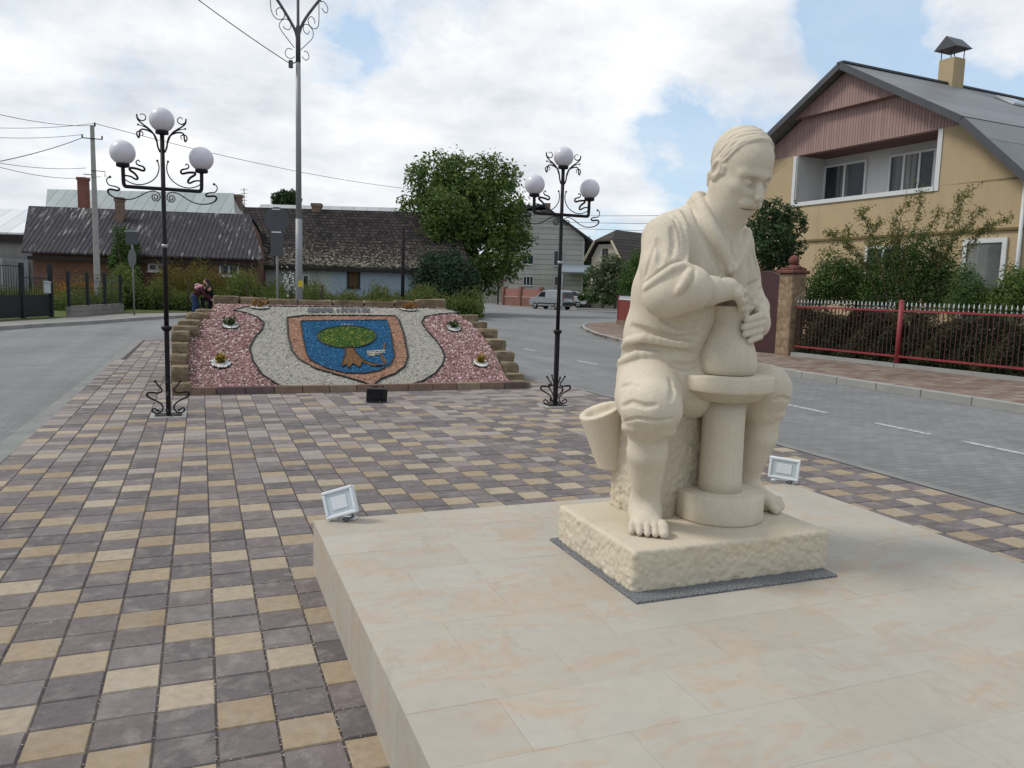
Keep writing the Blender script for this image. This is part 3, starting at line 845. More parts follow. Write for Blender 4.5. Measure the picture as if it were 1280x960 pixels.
    for k in range(4):
        a=k*PI/2; m=MB(); pts=[(p[0]*math.cos(a),p[0]*math.sin(a),p[1]) for p in fl]; n=len(pts)
        m.tube(pts,[.009+.004*math.exp(-((i/n-.66)/.12)**2) for i in range(n)],7); m.sphere(pts[0],.014,8,6); m.sphere(pts[-1],.016,8,6)
        m.build('foot_scroll',M_iron,root)
    return root
lamp=make_lamp((-.382,10.15,0),'black three-globe iron lamp left of the flower bed, beside its front left corner')
l2=copy_tree(lamp); l2.location=(4.63,10.02,0)
l2['label']='black three-globe iron lamp right of the flower bed, nearer the statue and the silver van'
for k,(x,y) in enumerate(((-.382,10.15),(4.63,10.02))):
    m=MB(); m.box((x,y,.0145),(.40,.40,.016),None,.004); o=m.build('footing_slab',simple('footing_concrete',(.33,.32,.30),.9,.1,0,.2,8)); o['kind']='structure'

# tall street light column behind the bed
def make_column():
    root=thing('street_light_column','tall grey steel street light pole with three curved arms and wire scrolls, behind the flower bed','light pole',(1.97,17.57,0))
    g=simple('galvanised_grey',(.26,.265,.275),.55,.35,.3,.12,2)
    d=simple('dark_purple_grey',(.085,.08,.095),.5,.35,.2,.1,3)
    m=MB(); m.lathe([(.073,0),(.071,2.2),(.069,3.0)],(0,0,0),18); m.build('lower_shaft',g,root)
    m=MB(); m.lathe([(.061,3.0),(.055,5.0),(.048,6.25)],(0,0,0),18); m.build('upper_shaft',g,root)
    m=MB(); m.lathe([(.052,6.2),(.047,6.9),(.030,6.95),(.028,9.4)],(0,0,0),14); m.build('centre_arm',d,root)
    S=57.0*8  # drawing units to metres
    def c(x,y): return ((x-555)/S,6.20+(700-y)/S)
    arms=[[(553,520),(535,430),(500,360),(440,265),(370,165),(290,65),(236,0),(170,-70),(90,-130)],[(558,470),(580,380),(630,280),(690,190),(760,95),(845,0),(920,-70),(1000,-130)]]
    for a in arms:
        ln=smooth_line([c(*p) for p in a],4); m=MB(); m.tube([(p[0],0,p[1]) for p in ln],.030,10); m.build('side_arm',d,root)
    sc=[[(285,70),(245,55),(205,75),(198,120),(235,150),(262,130),(262,100)],[(300,85),(305,180),(315,270),(350,325),(400,332),(432,300),(425,255),(390,228),(357,255),(365,300)],[(520,570),(460,500),(395,420),(385,375),(420,328),(460,325),(490,360),(475,410),(440,410),(418,390)],[(522,650),(490,672),(450,660),(436,620),(462,582),(500,590)],
        [(750,120),(795,115),(830,160),(825,205),(800,208),(775,175)],[(748,130),(748,300),(735,355),(700,372),(660,345),(648,295),(680,265),(710,300),(708,325)],[(580,580),(640,515),(690,455),(690,390),(650,345),(610,350),(605,400),(640,430),(660,400)],[(590,640),(625,670),(655,640),(640,595),(610,590)]]
    for k in(0,4):
        m=MB()
        for q in sc[k:k+4]:
            ln=smooth_line([c(*p) for p in q],4); m.tube([(p[0],0,p[1]) for p in ln],.0085,6)
        m.build('wire_scroll',d,root)
    m=MB(); m.box((-.15,0,6.15),(.09,.05,.16),None,.01); m.tube([(-.15,0,6.15),(-.05,0,6.2)],.012,6); m.build('cable_clamp',d,root)
    m=MB(); m.box((.02,-.074,1.63),(.10,.006,.13),None); m.build('yellow_sticker',simple('yellow_sticker',(.55,.42,.03),.6),root)
make_column()

def floodlight(label,loc,rz,tiltx,roll,body,glass,size=(.20,.145),group=None,cat='floodlight'):
    root=thing('floodlight',label,cat,loc,rz,group)
    w,h=size; zc=.105
    Mx=Matrix.Rotation(roll,3,'Y')@Matrix.Rotation(tiltx,3,'X')
    def at_(p): return Vector((0,0,zc))+Mx@Vector(p)
    m=MB()
    m.box(at_((0,.012,0)),(w,.030,h),Mx,.008)                                 # back shell
    for k in range(7): m.box(at_((-w*.38+k*w*.127,.034,0)),(.004,.020,h*.72),Mx)
    m.build('housing',body,root)
    m=MB()
    for (cx,cz,sx,sz) in ((0,h/2-.009,w,.018),(0,-h/2+.009,w,.018),(-w/2+.009,0,.018,h-.036),(w/2-.009,0,.018,h-.036)):
        m.box(at_((cx,-.010,cz)),(sx,.016,sz),Mx,.004)
    m.build('bezel',body,root)
    m=MB(); m.box(at_((0,-.0065,0)),(w-.036,.006,h-.036),Mx); gl=m.build('glass',glass[0],root)
    m=MB()
    m.box(at_((0,-.0115,0)),(w*.50,.004,h*.46),Mx,.001); m.build('diode_panel',glass[1],gl)
    m=MB()
    for s in(-1,1):
        x=s*(w*.5-.03); m.tube([at_((x*.98,.03,-.02)),(x,.055,.075),(x,.06,.006)],.0065,6); m.box((x,.05,.004),(.03,.05,.006))
    m.box((0,.06,.006),(w-.05,.022,.007)); m.build('bracket',body,root)
    m=MB(); m.tube(smooth_line([at_((.01,.035,-.03)),(.035,.08,.03),(.055,.04,.012),(.02,.0,.01),(.04,-.01,.012)],4),.006,6); m.sphere((.045,-.012,.014),.014,10,6); m.build('cable',simple('grey_cable',(.10,.10,.095),.6),root)
    return root
M_fw=simple('white_powder_coat',(.62,.66,.68),.45,.4,0,.08,8)
M_gl=simple('lamp_glass',(.44,.50,.52),.25,.5,0,.06,8); M_dio=simple('diode_white',(.60,.63,.65),.35,.4,0,.05,8)
M_blk=simple('black_powder_coat',(.012,.012,.014),.5,.4,0,.1,8); M_bgl=simple('dark_glass',(.008,.008,.012),.12,.5,0,0,8)
floodlight('white floodlight tipped up and leaning on the back left corner of the platform',at(425,651,.3)+Vector((0,0,.001)),R(-30),R(-14),R(-19),M_fw,(M_gl,M_dio),(.185,.155),'white floodlights on the platform')
floodlight('white floodlight standing level behind the left foot of the statue',at(979,604,.3)+Vector((0,0,.001)),R(-46),R(-4),R(3),M_fw,(M_gl,M_dio),(.205,.15),'white floodlights on the platform')
floodlight('small black floodlight on the paving in front of the mosaic bed',at(471,503.5,.012),R(-8),R(14),R(2),M_blk,(M_bgl,M_bgl),(.285,.195))
# ================================================================ the mosaic flower bed
BP=[(11.95,.085),(14.3,1.08),(15.0,1.20),(15.75,1.22)]
def bz(y):
    for i in range(3):
        (y0,z0),(y1,z1)=BP[i],BP[i+1]
        if y<=y1 or i==2: return z0+(z1-z0)*(y-y0)/(y1-y0)
def bpt(px,py):
    """where a mark on the bed lies: plan position on the sloping face"""
    d=ray(px,py); t=10.0
    while t<18:
        p=CAM+d*t
        if p[2]<bz(p[1]) or p[1]>15.7: break
        t+=.01
    return (p[0],p[1])
def poly_layer(name,poly,lift,mat,parent,inv,step=.07):
    """a sheet that follows the slope, clipped from a fine grid"""
    xs=[p[0] for p in poly]; ys=[p[1] for p in poly]; bm=bmesh.new()
    vs=[bm.verts.new((x,y,0)) for x,y in poly]
    f=bm.faces.new(vs)
    if f.normal.z<0: f.normal_flip()
    for yk in [p[0] for p in BP[1:3]]:
        if min(ys)<yk<max(ys): bmesh.ops.bisect_plane(bm,geom=bm.verts[:]+bm.edges[:]+bm.faces[:],plane_co=(0,yk,0),plane_no=(0,1,0))
    bmesh.ops.triangulate(bm,faces=bm.faces[:])
    for v in bm.verts: v.co.z=bz(v.co.y)+lift; v.co-=inv
    me=bpy.data.meshes.new(name); bm.to_mesh(me); bm.free()
    return link(name,me,mat,parent)
def pebbles(name,test,box,size,n,mat,parent,inv,seed,lift=.006):
    rng=np.random.RandomState(seed); V=[];Fq=[];T=[]
    base=np.array([(1,0,0),(0,1,0),(-1,0,0),(0,-1,0),(0,0,1)],float)
    x0,y0,x1,y1=box; c=0
    while c<n:
        x=rng.uniform(x0,x1); y=rng.uniform(y0,y1); c+=1
        if not test(x,y): continue
        s=size*rng.uniform(.6,1.35); q=base*np.array([s,s*rng.uniform(.6,1),s*rng.uniform(.45,.8)])
        a=rng.rand()*6.28; ca,sa=math.cos(a),math.sin(a)
        q=q+rng.randn(5,3)*s*.16
        w=np.stack([q[:,0]*ca-q[:,1]*sa+x-inv.x,q[:,0]*sa+q[:,1]*ca+y-inv.y,q[:,2]+bz(y)+lift-inv.z+ (q[:,1]*ca+q[:,0]*sa)*(.42 if y<14.3 else .1)],1)
        b=len(V); V+=list(w); Fq+=[(b,b+1,b+4),(b+1,b+2,b+4),(b+2,b+3,b+4),(b+3,b,b+4)]; T+=[rng.rand()]*5
    o=mesh_np(name,np.array(V),np.array(Fq),mat,parent); attr_point(o,'tint',T); return o
def gravel_mat(name,stops):
    m=NT(name,.9,.2); a=m.n('ShaderNodeAttribute',attribute_name='tint'); p=m.pos()
    c=m.ramp(a.outputs['Fac'],stops); m.color(m.vary(c,p,40,.15)); return m.mat
def under_mat(name,c):
    m=NT(name,.95,.1); p=m.pos(); n=m.noise(p,55,4,.7); m.color(m.mix(m.ramp(n,[(.3,0.0),(.7,1.0)]),tuple(k*.55 for k in c),tuple(k*1.25 for k in c))); m.bump(n,.8,.012); return m.mat
def build_bed():
    inv=Vector((2.35,13.6,0)); root=thing('flower_bed','sloping gravel flower bed with a mosaic blue shield of a green tree','flower bed',inv)
    R_=[bpt(*q) for q in ((638,478),(630,468),(624,455),(617,440),(607,425),(597,412),(586,403),(572,395))]
    L_e=[bpt(*q) for q in ((256,399),(246,406),(238,416),(236,430),(235,445),(237,460))]
    outer=[(-.16,11.98),(4.80,11.98)]+R_+[(4.55,15.65),(.35,15.65)]+L_e
    # earth body
    m=MB(); n=len(outer)
    vs=[(x,y,0) for x,y in outer]; m.add([Vector(v)-inv for v in vs]+[Vector((x,y,bz(y)-.01))-inv for x,y in outer],[(i,(i+1)%n,n+(i+1)%n,n+i) for i in range(n)])
    soil=simple('bed_soil',(.07,.055,.04),.95,.1,0,.3,9); m.build('earth_bank',soil,root)
    PK=[(0,(.12,.065,.06)),(.3,(.25,.135,.125)),(.6,(.37,.22,.205)),(.85,(.50,.35,.33)),(1,(.66,.58,.55))]
    GR=[(0,(.19,.18,.155)),(.4,(.33,.315,.27)),(.8,(.42,.40,.345)),(1,(.55,.53,.47))]
    CO=[(0,(.15,.075,.05)),(.4,(.31,.16,.10)),(.75,(.42,.24,.16)),(1,(.55,.38,.29))]
    BL=[(0,(.012,.06,.13)),(.5,(.025,.11,.22)),(1,(.07,.19,.32))]
    GN=[(0,(.015,.05,.012)),(.5,(.035,.09,.02)),(.8,(.10,.145,.03)),(1,(.32,.28,.05))]
    BN=[(0,(.10,.05,.02)),(.5,(.20,.105,.045)),(1,(.30,.17,.08))]
    WH=[(0,(.45,.45,.44)),(1,(.72,.72,.70))]; DK=[(0,(.02,.02,.022)),(1,(.08,.08,.082))]
    poly_layer('red_gravel_bed',outer,0,under_mat('red_underlay',(.25,.145,.132)),root,inv)
    def P(l): return [bpt(*p) for p in l]
    hour=P([(350,484),(328,470),(316,452),(312,437),(318,424),(328,413),(330,405),(322,398),(306,392),(292,389),(306,385),(330,384),(440,385),(540,386.5),(566,389),(574,392),(548,394),(531,397),(527,404),(533,414),(545,427),(553,438),(556,447),(553,457),(544,468),(528,478),(508,484),(470,485),(400,485.5)])
    sh_o=P([(359,399),(380,396.5),(430,396.2),(494,396.8),(499,402),(505,420),(510,447),(506,460),(494,469),(476,476),(465,485),(455,480),(430,473),(395,463),(374,451),(365,440),(360,420)])
    sh_i=P([(376,404),(430,403),(484,402.5),(489,420),(493,448),(488,459),(474,466),(455,469.5),(432,469),(408,463),(388,453),(383,444),(379,425)])
    th=np.linspace(0,2*PI,28,endpoint=False)
    crown=P([(433.5+37*math.cos(t)*(1+.03*math.sin(3*t)),424.5-13.8*math.sin(t)) for t in th])
    trunk=P([(432,437),(441,436),(445,444),(455,454),(470,459),(478,461),(466,461.5),(452,456),(450,463),(441,458),(436,464),(433,459),(428,462),(427,459),(431,450)])
    layers=[('grey_gravel_ground',hour,.010,under_mat('grey_underlay',(.33,.315,.27)),GR,7000,.017),
            ('copper_border',sh_o,.020,under_mat('copper_underlay',(.30,.17,.115)),CO,3600,.016),
            ('blue_field',sh_i,.030,under_mat('blue_underlay',(.016,.08,.17)),BL,3600,.015),
            ('tree_crown_mosaic',crown,.040,under_mat('green_underlay',(.06,.12,.02)),GN,1900,.014),
            ('tree_trunk_mosaic',trunk,.040,under_mat('brown_underlay',(.18,.10,.05)),BN,900,.012)]
    polys=[L[1] for L in layers]
    def bb(pl): return (min(p[0] for p in pl),min(p[1] for p in pl),max(p[0] for p in pl),max(p[1] for p in pl))
    blk=simple('black_edging',(.012,.012,.012),.6,.3,0,0)
    pebbles('red_gravel',lambda x,y: inside(outer,x,y) and not inside(hour,x,y),bb(outer),.020,23000,gravel_mat('red_gravel',PK),root,inv,1)['kind']='stuff'
    for k,(nm,pl,lf,um,st,cnt,sz) in enumerate(layers):
        o=poly_layer(nm,pl,lf,um,root,inv)
        b=bb(pl); ar=(b[2]-b[0])*(b[3]-b[1]); later=polys[k+1:] if k<2 else (polys[3:] if k==2 else [])
        g=pebbles(nm.replace('_mosaic','').replace('_ground','').replace('_field','').replace('_border','')+'_pebbles',lambda x,y,pl=pl,later=later: inside(pl,x,y) and not any(inside(q,x,y) for q in later),b,sz,cnt,gravel_mat(nm+'_stones',st),o,Vector((inv.x,inv.y,inv.z)),20+k,lf+.004)
        e=MB(); loop=pl+[pl[0]]
        e.tube([(x-inv.x,y-inv.y,bz(y)+lf+.006-inv.z) for x,y in loop],.017 if k<2 else .011,5,False)
        e.build('edging_strip',blk,o)
    # letters of dark and white chips (too worn to read), and the potter's bench beside the trunk
    def strokes(name,segs,r,mat,lift=.026,dens=26):
        rng=np.random.RandomState(4); V=[];Fq=[];T=[]
        base=np.array([(1,0,0),(0,1,0),(-1,0,0),(0,-1,0),(0,0,1)],float)
        for (a,b) in segs:
            A=np.array(bpt(*a));B=np.array(bpt(*b)); n=max(3,int(np.linalg.norm(A-B)*dens*3))
            for i in range(n):
                p=A+(B-A)*i/(n-1)+rng.randn(2)*r*.35; w=base*r*rng.uniform(.7,1.2)+np.array([p[0]-inv.x,p[1]-inv.y,bz(p[1])+lift-inv.z])
                k=len(V); V+=list(w); Fq+=[(k,k+1,k+4),(k+1,k+2,k+4),(k+2,k+3,k+4),(k+3,k,k+4)]; T+=[rng.rand()]*5
        o=mesh_np(name,np.array(V),np.array(Fq),mat,root); attr_point(o,'tint',T); return o
    rg=random.Random(3)
    for wx0,wx1 in ((386,418),(422,463)):
        x=wx0; segs=[]
        while x<wx1-3:
            w=3.6; t,b=387.6,392.0
            kind=rg.randint(0,4)
            segs.append(((x,b),(x,t)))
            if kind in(0,2): segs.append(((x,t),(x+w-1,t)))
            if kind in(0,1,3): segs.append(((x,(t+b)/2),(x+w-1,(t+b)/2)))
            if kind in(1,2,4): segs.append(((x+w-1,t),(x+w-1,b)))
            if kind==3: segs.append(((x,b),(x+w-1,b)))
            x+=w+1.6
        strokes('chip_lettering',segs,.018,gravel_mat('dark_chips',[(0,(.07,.075,.08)),(1,(.19,.19,.195))]))
    segs=[]; x=427
    for w in (3,2,2,3,2):
        segs+= [((x,410.6),(x,408.2)),((x,408.2),(x+w-.8,408.6))]; x+=w+.8
    strokes('white_chip_lettering',segs,.008,gravel_mat('white_chips',[(0,(.30,.33,.36)),(1,(.55,.57,.58))]),.040)
    strokes('bench_mosaic',[((460,443),(481,442)),((460,445),(480,444)),((461,447),(474,446.4)),((462,448.5),(468,448.5))],.018,gravel_mat('cream_chips',[(0,(.33,.29,.22)),(1,(.55,.50,.40))]),.046)
    for q in (((476,446),(479,456)),((479,449),(483,458)),((470,459.5),(482,459)),((480,440),(481,433))): strokes('bench_leg_mosaic',[q],.015,gravel_mat('brown_chips',BN),.046)
    # row of little edging bricks along the front
    e=MB(); x=-.22; rg=random.Random(8); cols=[simple('edge_brick_brown',(.20,.14,.105),.9,.1,0,.2,9),simple('edge_brick_plum',(.13,.09,.09),.9,.1,0,.2,9),simple('edge_brick_tan',(.26,.20,.14),.9,.1,0,.2,9)]
    while x<4.72:
        e.m=rg.randint(0,2); e.box((x+.20-inv.x,11.94-inv.y,.062-inv.z),(.392,.07,.125),None,.008); x+=.40
    e.build('front_edging',cols,root)
build_bed()

# ---------------------------------------------------------------- sandstone blocks up both flanks and along the back
def block_mat():
    m=NT('weathered_sandstone',.92,.15); p=m.pos()
    c=m.ramp(m.noise(p,3.0,6,.65,.6),[(.3,(.10,.078,.050)),(.5,(.20,.155,.10)),(.68,(.29,.24,.165))])
    s=m.n('ShaderNodeSeparateXYZ'); m.l(p,s.inputs[0])
    st=m.math('SINE',m.math('ADD',m.math('MULTIPLY',s.outputs[2],95),m.math('MULTIPLY',m.noise(p,4,4),10)))
    c=m.mix(m.math('MULTIPLY',m.math('ADD',st,1),.12),c,(.09,.06,.035))
    c=m.vary(c,p,25,.18,6); m.color(c); b=m.bump(m.noise(p,22,6,.7),.6,.02); return m.mat
M_block=block_mat()
def block(label,c,sz,rz,seed,group='sandstone blocks edging the flower bed',pale=0):
    rng=np.random.RandomState(seed); bm=bmesh.new(); bmesh.ops.create_cube(bm,size=1)
    bmesh.ops.subdivide_edges(bm,edges=bm.edges[:],cuts=4,use_grid_fill=True)
    ph=rng.rand(6)*6
    for v in bm.verts:
        x,y,z=v.co*2; 
        d=1-.03*(abs(x)**6*abs(y)**6+abs(y)**6*abs(z)**6+abs(x)**6*abs(z)**6)
        w=.03*math.sin(3*x+ph[0]+2*z)+.025*math.sin(3*y+ph[1]+3*x)+.03*math.sin(2.5*z+ph[2]+3*y)
        co=Vector((x*d,y*d,z*d))*.5; n=Vector((x,y,z)).normalized()
        co+=n*(w*.7+rng.uniform(-.016,.016))
        v.co=Vector((co.x*sz[0],co.y*sz[1],co.z*sz[2]))
    me=bpy.data.meshes.new('sandstone_block'); bm.to_mesh(me); bm.free()
    o=link('sandstone_block',me,M_block); o.location=c; o.rotation_euler=(rng.uniform(-.03,.03),rng.uniform(-.03,.03),rz)
    tag(o,label,'stone block',group); return o
ordn=['lowest','second','third','fourth','fifth','sixth','seventh','eighth','ninth','tenth','eleventh']
RB=[((641,478),(663,487)),((634,468.5),(657,477)),((627,454),(648,467.5)),((620,440),(643,452)),((611,425),(633,438)),((601,412),(622.6,424)),((588,403),(610,410.6)),((574,394),(599,402))]
def place_blocks(L,side,yy,name):
    for k,((x0,y0),(x1,y1)) in enumerate(L):
        Y=yy[k]; d0=ray(x0,y0); t=Y/d0[1]; a=CAM+d0*t; d1=ray(x1,y1); t=Y/d1[1]; b=CAM+d1*t
        w=abs(b[0]-a[0]); h=max(a[2]-b[2],.10)
        top=a[2]; nxt=.42
        zb=max(0.0,min(b[2],top-.13)-.06); 
        block('%s sandstone block up the stepped %s edge of the flower bed'%(ordn[k],name),((a[0]+b[0])/2,Y+nxt/2,(top+zb)/2),(w*1.03,nxt,(top-zb)*1.03),random.uniform(-.07,.07),40+k+(100 if side else 0))
place_blocks(RB,1,[11.98,12.3,12.62,12.95,13.3,13.68,14.1,14.45],'right')
LB=[((216,480),(240,495)),((214,459),(236,475.6)),((214,444.5),(234,457)),((215,429.6),(236,442)),((215,415),(237,425.5)),((215,408),(248,413)),((223,400.5),(250,406.5)),((233,391.5),(261,399)),((244,387.4),(271,394))]
place_blocks(LB,0,[11.9,12.15,12.45,12.8,13.15,13.45,13.75,14.1,14.4],'left')
random.seed(31)
xs=[(.22,.66,.20),(.68,1.15,.17),(1.17,1.7,.13),(1.72,2.35,.12),(2.37,2.95,.12),(2.97,3.55,.13),(3.57,4.05,.17),(4.02,4.62,.25)]
dsc=['far left','second from left','third from left','one left of the pole','one right of the pole','third from right','second from right','far right, thickest']
for k,(a,b,h) in enumerate(xs):
    block('%s block in the back row of the flower bed'%dsc[k],((a+b)/2,15.55,1.24),(b-a,.30,h+.05),random.uniform(-.05,.05),80+k)

# ---------------------------------------------------------------- little plants on white pebble discs
def leaf_mat(name,stops,rough=.6):
    m=NT(name,rough,.25); a=m.n('ShaderNodeAttribute',attribute_name='tint'); p=m.pos()
    c=m.ramp(a.outputs['Fac'],stops); c=m.vary(c,p,1.7,.22,4); m.color(c)
    tr=m.n('ShaderNodeBsdfTranslucent'); m.l(c,tr.inputs[0]); mx=m.n('ShaderNodeMixShader'); mx.inputs[0].default_value=.28
    m.l(m.b.outputs[0],mx.inputs[1]); m.l(tr.outputs[0],mx.inputs[2])
    out=[n for n in m.t.nodes if n.type=='OUTPUT_MATERIAL'][0]; m.l(mx.outputs[0],out.inputs[0]); return m.mat
def leaf_mesh(name,C,N,S,T,mat,parent=None,aspect=.55,seed=0,fold=.18):
    """C centres, N normals, S sizes: kite-shaped folded leaves"""
    rng=np.random.RandomState(seed); n=len(C); C=np.asarray(C,float); N=np.asarray(N,float); S=np.asarray(S,float)[:,None]
    N=N/np.maximum(np.linalg.norm(N,axis=1,keepdims=True),1e-6)
    r=rng.randn(n,3); U=np.cross(N,r); U/=np.maximum(np.linalg.norm(U,axis=1,keepdims=True),1e-6); W=np.cross(N,U)
    a=C-U*S*.5; b=C+W*S*aspect*.5+N*S*fold*.5; c=C+U*S*.55-N*S*.1; d=C-W*S*aspect*.5+N*S*fold*.5
    V=np.stack([a,b,c,d],1).reshape(-1,3); i=np.arange(n)*4
    F=np.concatenate([np.stack([i,i+1,i+2],1),np.stack([i,i+2,i+3],1)])
    o=mesh_np(name,V,F,mat,parent); attr_point(o,'tint',np.repeat(T,4)); return o
M_wpeb=gravel_mat('white_pebbles',[(0,(.50,.50,.48)),(1,(.78,.78,.76))])
GRN=[(0,(.018,.035,.010)),(.5,(.04,.075,.018)),(1,(.08,.125,.03))]
def disc_plant(label,px,py,r,kind,seed):
    x,y=bpt(px,py); z=bz(y); root=thing('bedding_plant',label,'bedding plant',(x,y,z+.01),0,'bedding plants on white pebble discs')
    rng=np.random.RandomState(seed); V=[];Fq=[];T=[]; base=np.array([(1,0,0),(0,1,0),(-1,0,0),(0,-1,0),(0,0,1)],float)
    sl=.423 if y<14.3 else .12
    for _ in range(230):
        a=rng.rand()*6.28; q=r*math.sqrt(rng.rand())
        p=np.array([q*math.cos(a),q*math.sin(a),0.018]); p[2]+=sl*p[1]; w=base*.018*rng.uniform(.7,1.2)+p; b=len(V); V+=list(w)
        Fq+=[(b,b+1,b+4),(b+1,b+2,b+4),(b+2,b+3,b+4),(b+3,b,b+4)]; T+=[rng.rand()]*5
    o=mesh_np('white_pebbles',np.array(V),np.array(Fq),M_wpeb,root); attr_point(o,'tint',T)
    m=MB(); m.tube([(r*1.04*math.cos(a),r*1.04*math.sin(a),.012+sl*r*1.04*math.sin(a)) for a in np.linspace(0,2*PI,25)],.012,5); m.build('ring_edging',simple('black_edging',(.012,.012,.012),.6,.3,0,0),root)
    n=150; hgt={'g':.12,'y':.14,'o':.13}[kind]; wd={'g':.10,'y':.06,'o':.15}[kind]
    C=rng.randn(n,3)*np.array([wd*.5,wd*.5,hgt*.28])+np.array([0,0,hgt*.55]); C[:,2]=np.abs(C[:,2])
    st={'g':GRN,'y':[(0,(.05,.08,.015)),(.5,(.28,.19,.03)),(1,(.52,.33,.05))],'o':[(0,(.07,.05,.02)),(.5,(.22,.09,.025)),(1,(.40,.20,.05))]}[kind]
    leaf_mesh('foliage',C,rng.randn(n,3)+np.array([0,-.3,1]),rng.uniform(.04,.075,n),rng.rand(n),leaf_mat('bedding_leaf_'+kind,st),root,.6,seed)
disc_plant('dark green plant on a white disc high in the left red gravel',288,408,.125,'g',1)
disc_plant('yellow plant on a white disc low in the left red gravel',276,456,.14,'y',2)
disc_plant('grey green plant on a white disc high in the right red gravel',567,411.5,.125,'g',3)
disc_plant('yellow plant on a white disc low in the right red gravel',601,456,.115,'y',4)
disc_plant('rusty orange plant on the back left rim of the bed',324,386,.16,'o',5)
disc_plant('rusty orange plant on the back right rim of the bed',511,388.5,.16,'o',6)
# ================================================================ houses
class Fr:
    """a wall frame: origin on the ground, u along the wall, n into the house"""
    def __init__(s,o,ang):
        s.o=Vector((o[0],o[1],o[2] if len(o)>2 else 0)); s.u=Vector((math.cos(ang),math.sin(ang),0)); s.n=Vector((-math.sin(ang),math.cos(ang),0)); s.z=Vector((0,0,1))
        s.M=Matrix((s.u,s.n,s.z)).transposed(); s.ang=ang
    def P(s,a,b,z): return s.u*a+s.n*b+s.z*z           # local to the house empty
    def see(s,px,py,b=0):
        """(a,z) of the wall point seen at a pixel, on the plane b metres behind the facade"""
        d=Vector(ray(px,py)); o=s.o+s.n*b; c=Vector(CAM)
        t=(o-c).dot(s.n)/d.dot(s.n); p=c+d*t-s.o
        return p.dot(s.u),p.z
def bx(m,a0,a1,b0,b1,z0,z1,bev=0):
    m.box(((a0+a1)/2,(b0+b1)/2,(z0+z1)/2),(abs(a1-a0),abs(b1-b0),abs(z1-z0)),None,bev); return m
def part(name,mat,par,*boxes,bev=0):
    m=MB()
    for q in boxes: bx(m,*q,bev=bev)
    return m.build(name,mat,par)
def house(name,label,fr,cat='house',group=None):
    return thing(name,label,cat,fr.o,fr.ang,group)
def plaster(name,col,amt=.12,stain=.25):
    m=NT(name,.92,.12); p=m.pos(True)
    c=m.vary(m.mix(0.0,col,col),p,.8,amt,5)
    s=m.noise(m.scale(p,(2.5,2.5,.35)),1.2,5,.6); c=m.mix(m.ramp(s,[(.52,0.0),(.75,stain)]),c,tuple(k*.55 for k in col))
    c=m.vary(c,p,18,.06); m.color(c); m.bump(m.noise(p,70,4),.25,.006); return m.mat
def lined(name,col,width,axis=0,depth=.01,gap=.08,amt=.1,rough=.7):
    """boards or sheets with narrow grooves every width metres (object space)"""
    m=NT(name,rough,.25); p=m.pos(True); s=m.n('ShaderNodeSeparateXYZ'); m.l(p,s.inputs[0])
    f=m.math('FRACT',m.math('DIVIDE',s.outputs[axis],width))
    g=m.ramp(m.math('ABSOLUTE',m.math('SUBTRACT',f,.5)),[(.5-gap,1.0),(.5-gap*.3,0.0)])
    cid=m.n('ShaderNodeTexWhiteNoise',noise_dimensions='1D'); m.l(m.math('FLOOR',m.math('DIVIDE',s.outputs[axis],width)),cid.inputs['W'])
    c=m.vary(m.mix(0.0,col,col),p,1.3,amt,5); c=m.mix(1.0,c,m.ramp(cid.outputs[0],[(0,.90),(1,1.08)]),'MULTIPLY')
    c=m.mix(m.math('SUBTRACT',1.0,g),c,tuple(k*.35 for k in col)); m.color(c); m.bump(g,.8,depth); return m.mat
def brick(name,c1,c2,mort,w=.26,h=.085):
    m=NT(name,.93,.12); p=m.pos(True)
    cmb=m.n('ShaderNodeCombineXYZ'); s=m.n('ShaderNodeSeparateXYZ'); m.l(p,s.inputs[0]); m.l(m.math('ADD',s.outputs[0],s.outputs[1]),cmb.inputs[0]); m.l(s.outputs[2],cmb.inputs[1])
    b=m.n('ShaderNodeTexBrick',offset=.5); m.l(cmb.outputs[0],b.inputs['Vector']); b.inputs['Scale'].default_value=1; b.inputs['Brick Width'].default_value=w; b.inputs['Row Height'].default_value=h; b.inputs['Mortar Size'].default_value=.012
    for k,v in (('Color1',c1),('Color2',c2),('Mortar',mort)): b.inputs[k].default_value=(*v,1)
    c=m.vary(b.outputs['Color'],p,1.1,.25,5); m.color(c); m.bump(b.outputs['Fac'],-.6,.012); return m.mat
def corrugated(name,col,light,pitch=.16,axis=0,patch=.35):
    m=NT(name,.9,.15); p=m.pos(True); s=m.n('ShaderNodeSeparateXYZ'); m.l(p,s.inputs[0])
    w=m.math('SINE',m.math('MULTIPLY',s.outputs[axis],2*PI/pitch))
    c=m.mix(m.math('MULTIPLY',m.math('ADD',w,1.0),.5),tuple(k*.72 for k in col),tuple(k*1.15 for k in col))
    streak=m.noise(m.scale(p,(6.5,.8,.8)),1.0,5,.7); edge=m.noise(p,.5,4)
    c=m.mix(m.ramp(m.math('ADD',streak,m.math('MULTIPLY',edge,.35)),[(.74,0.0),(.86,patch)]),c,light)
    c=m.vary(c,p,.7,.22,5); m.color(c); m.bump(w,.7,.03); return m.mat
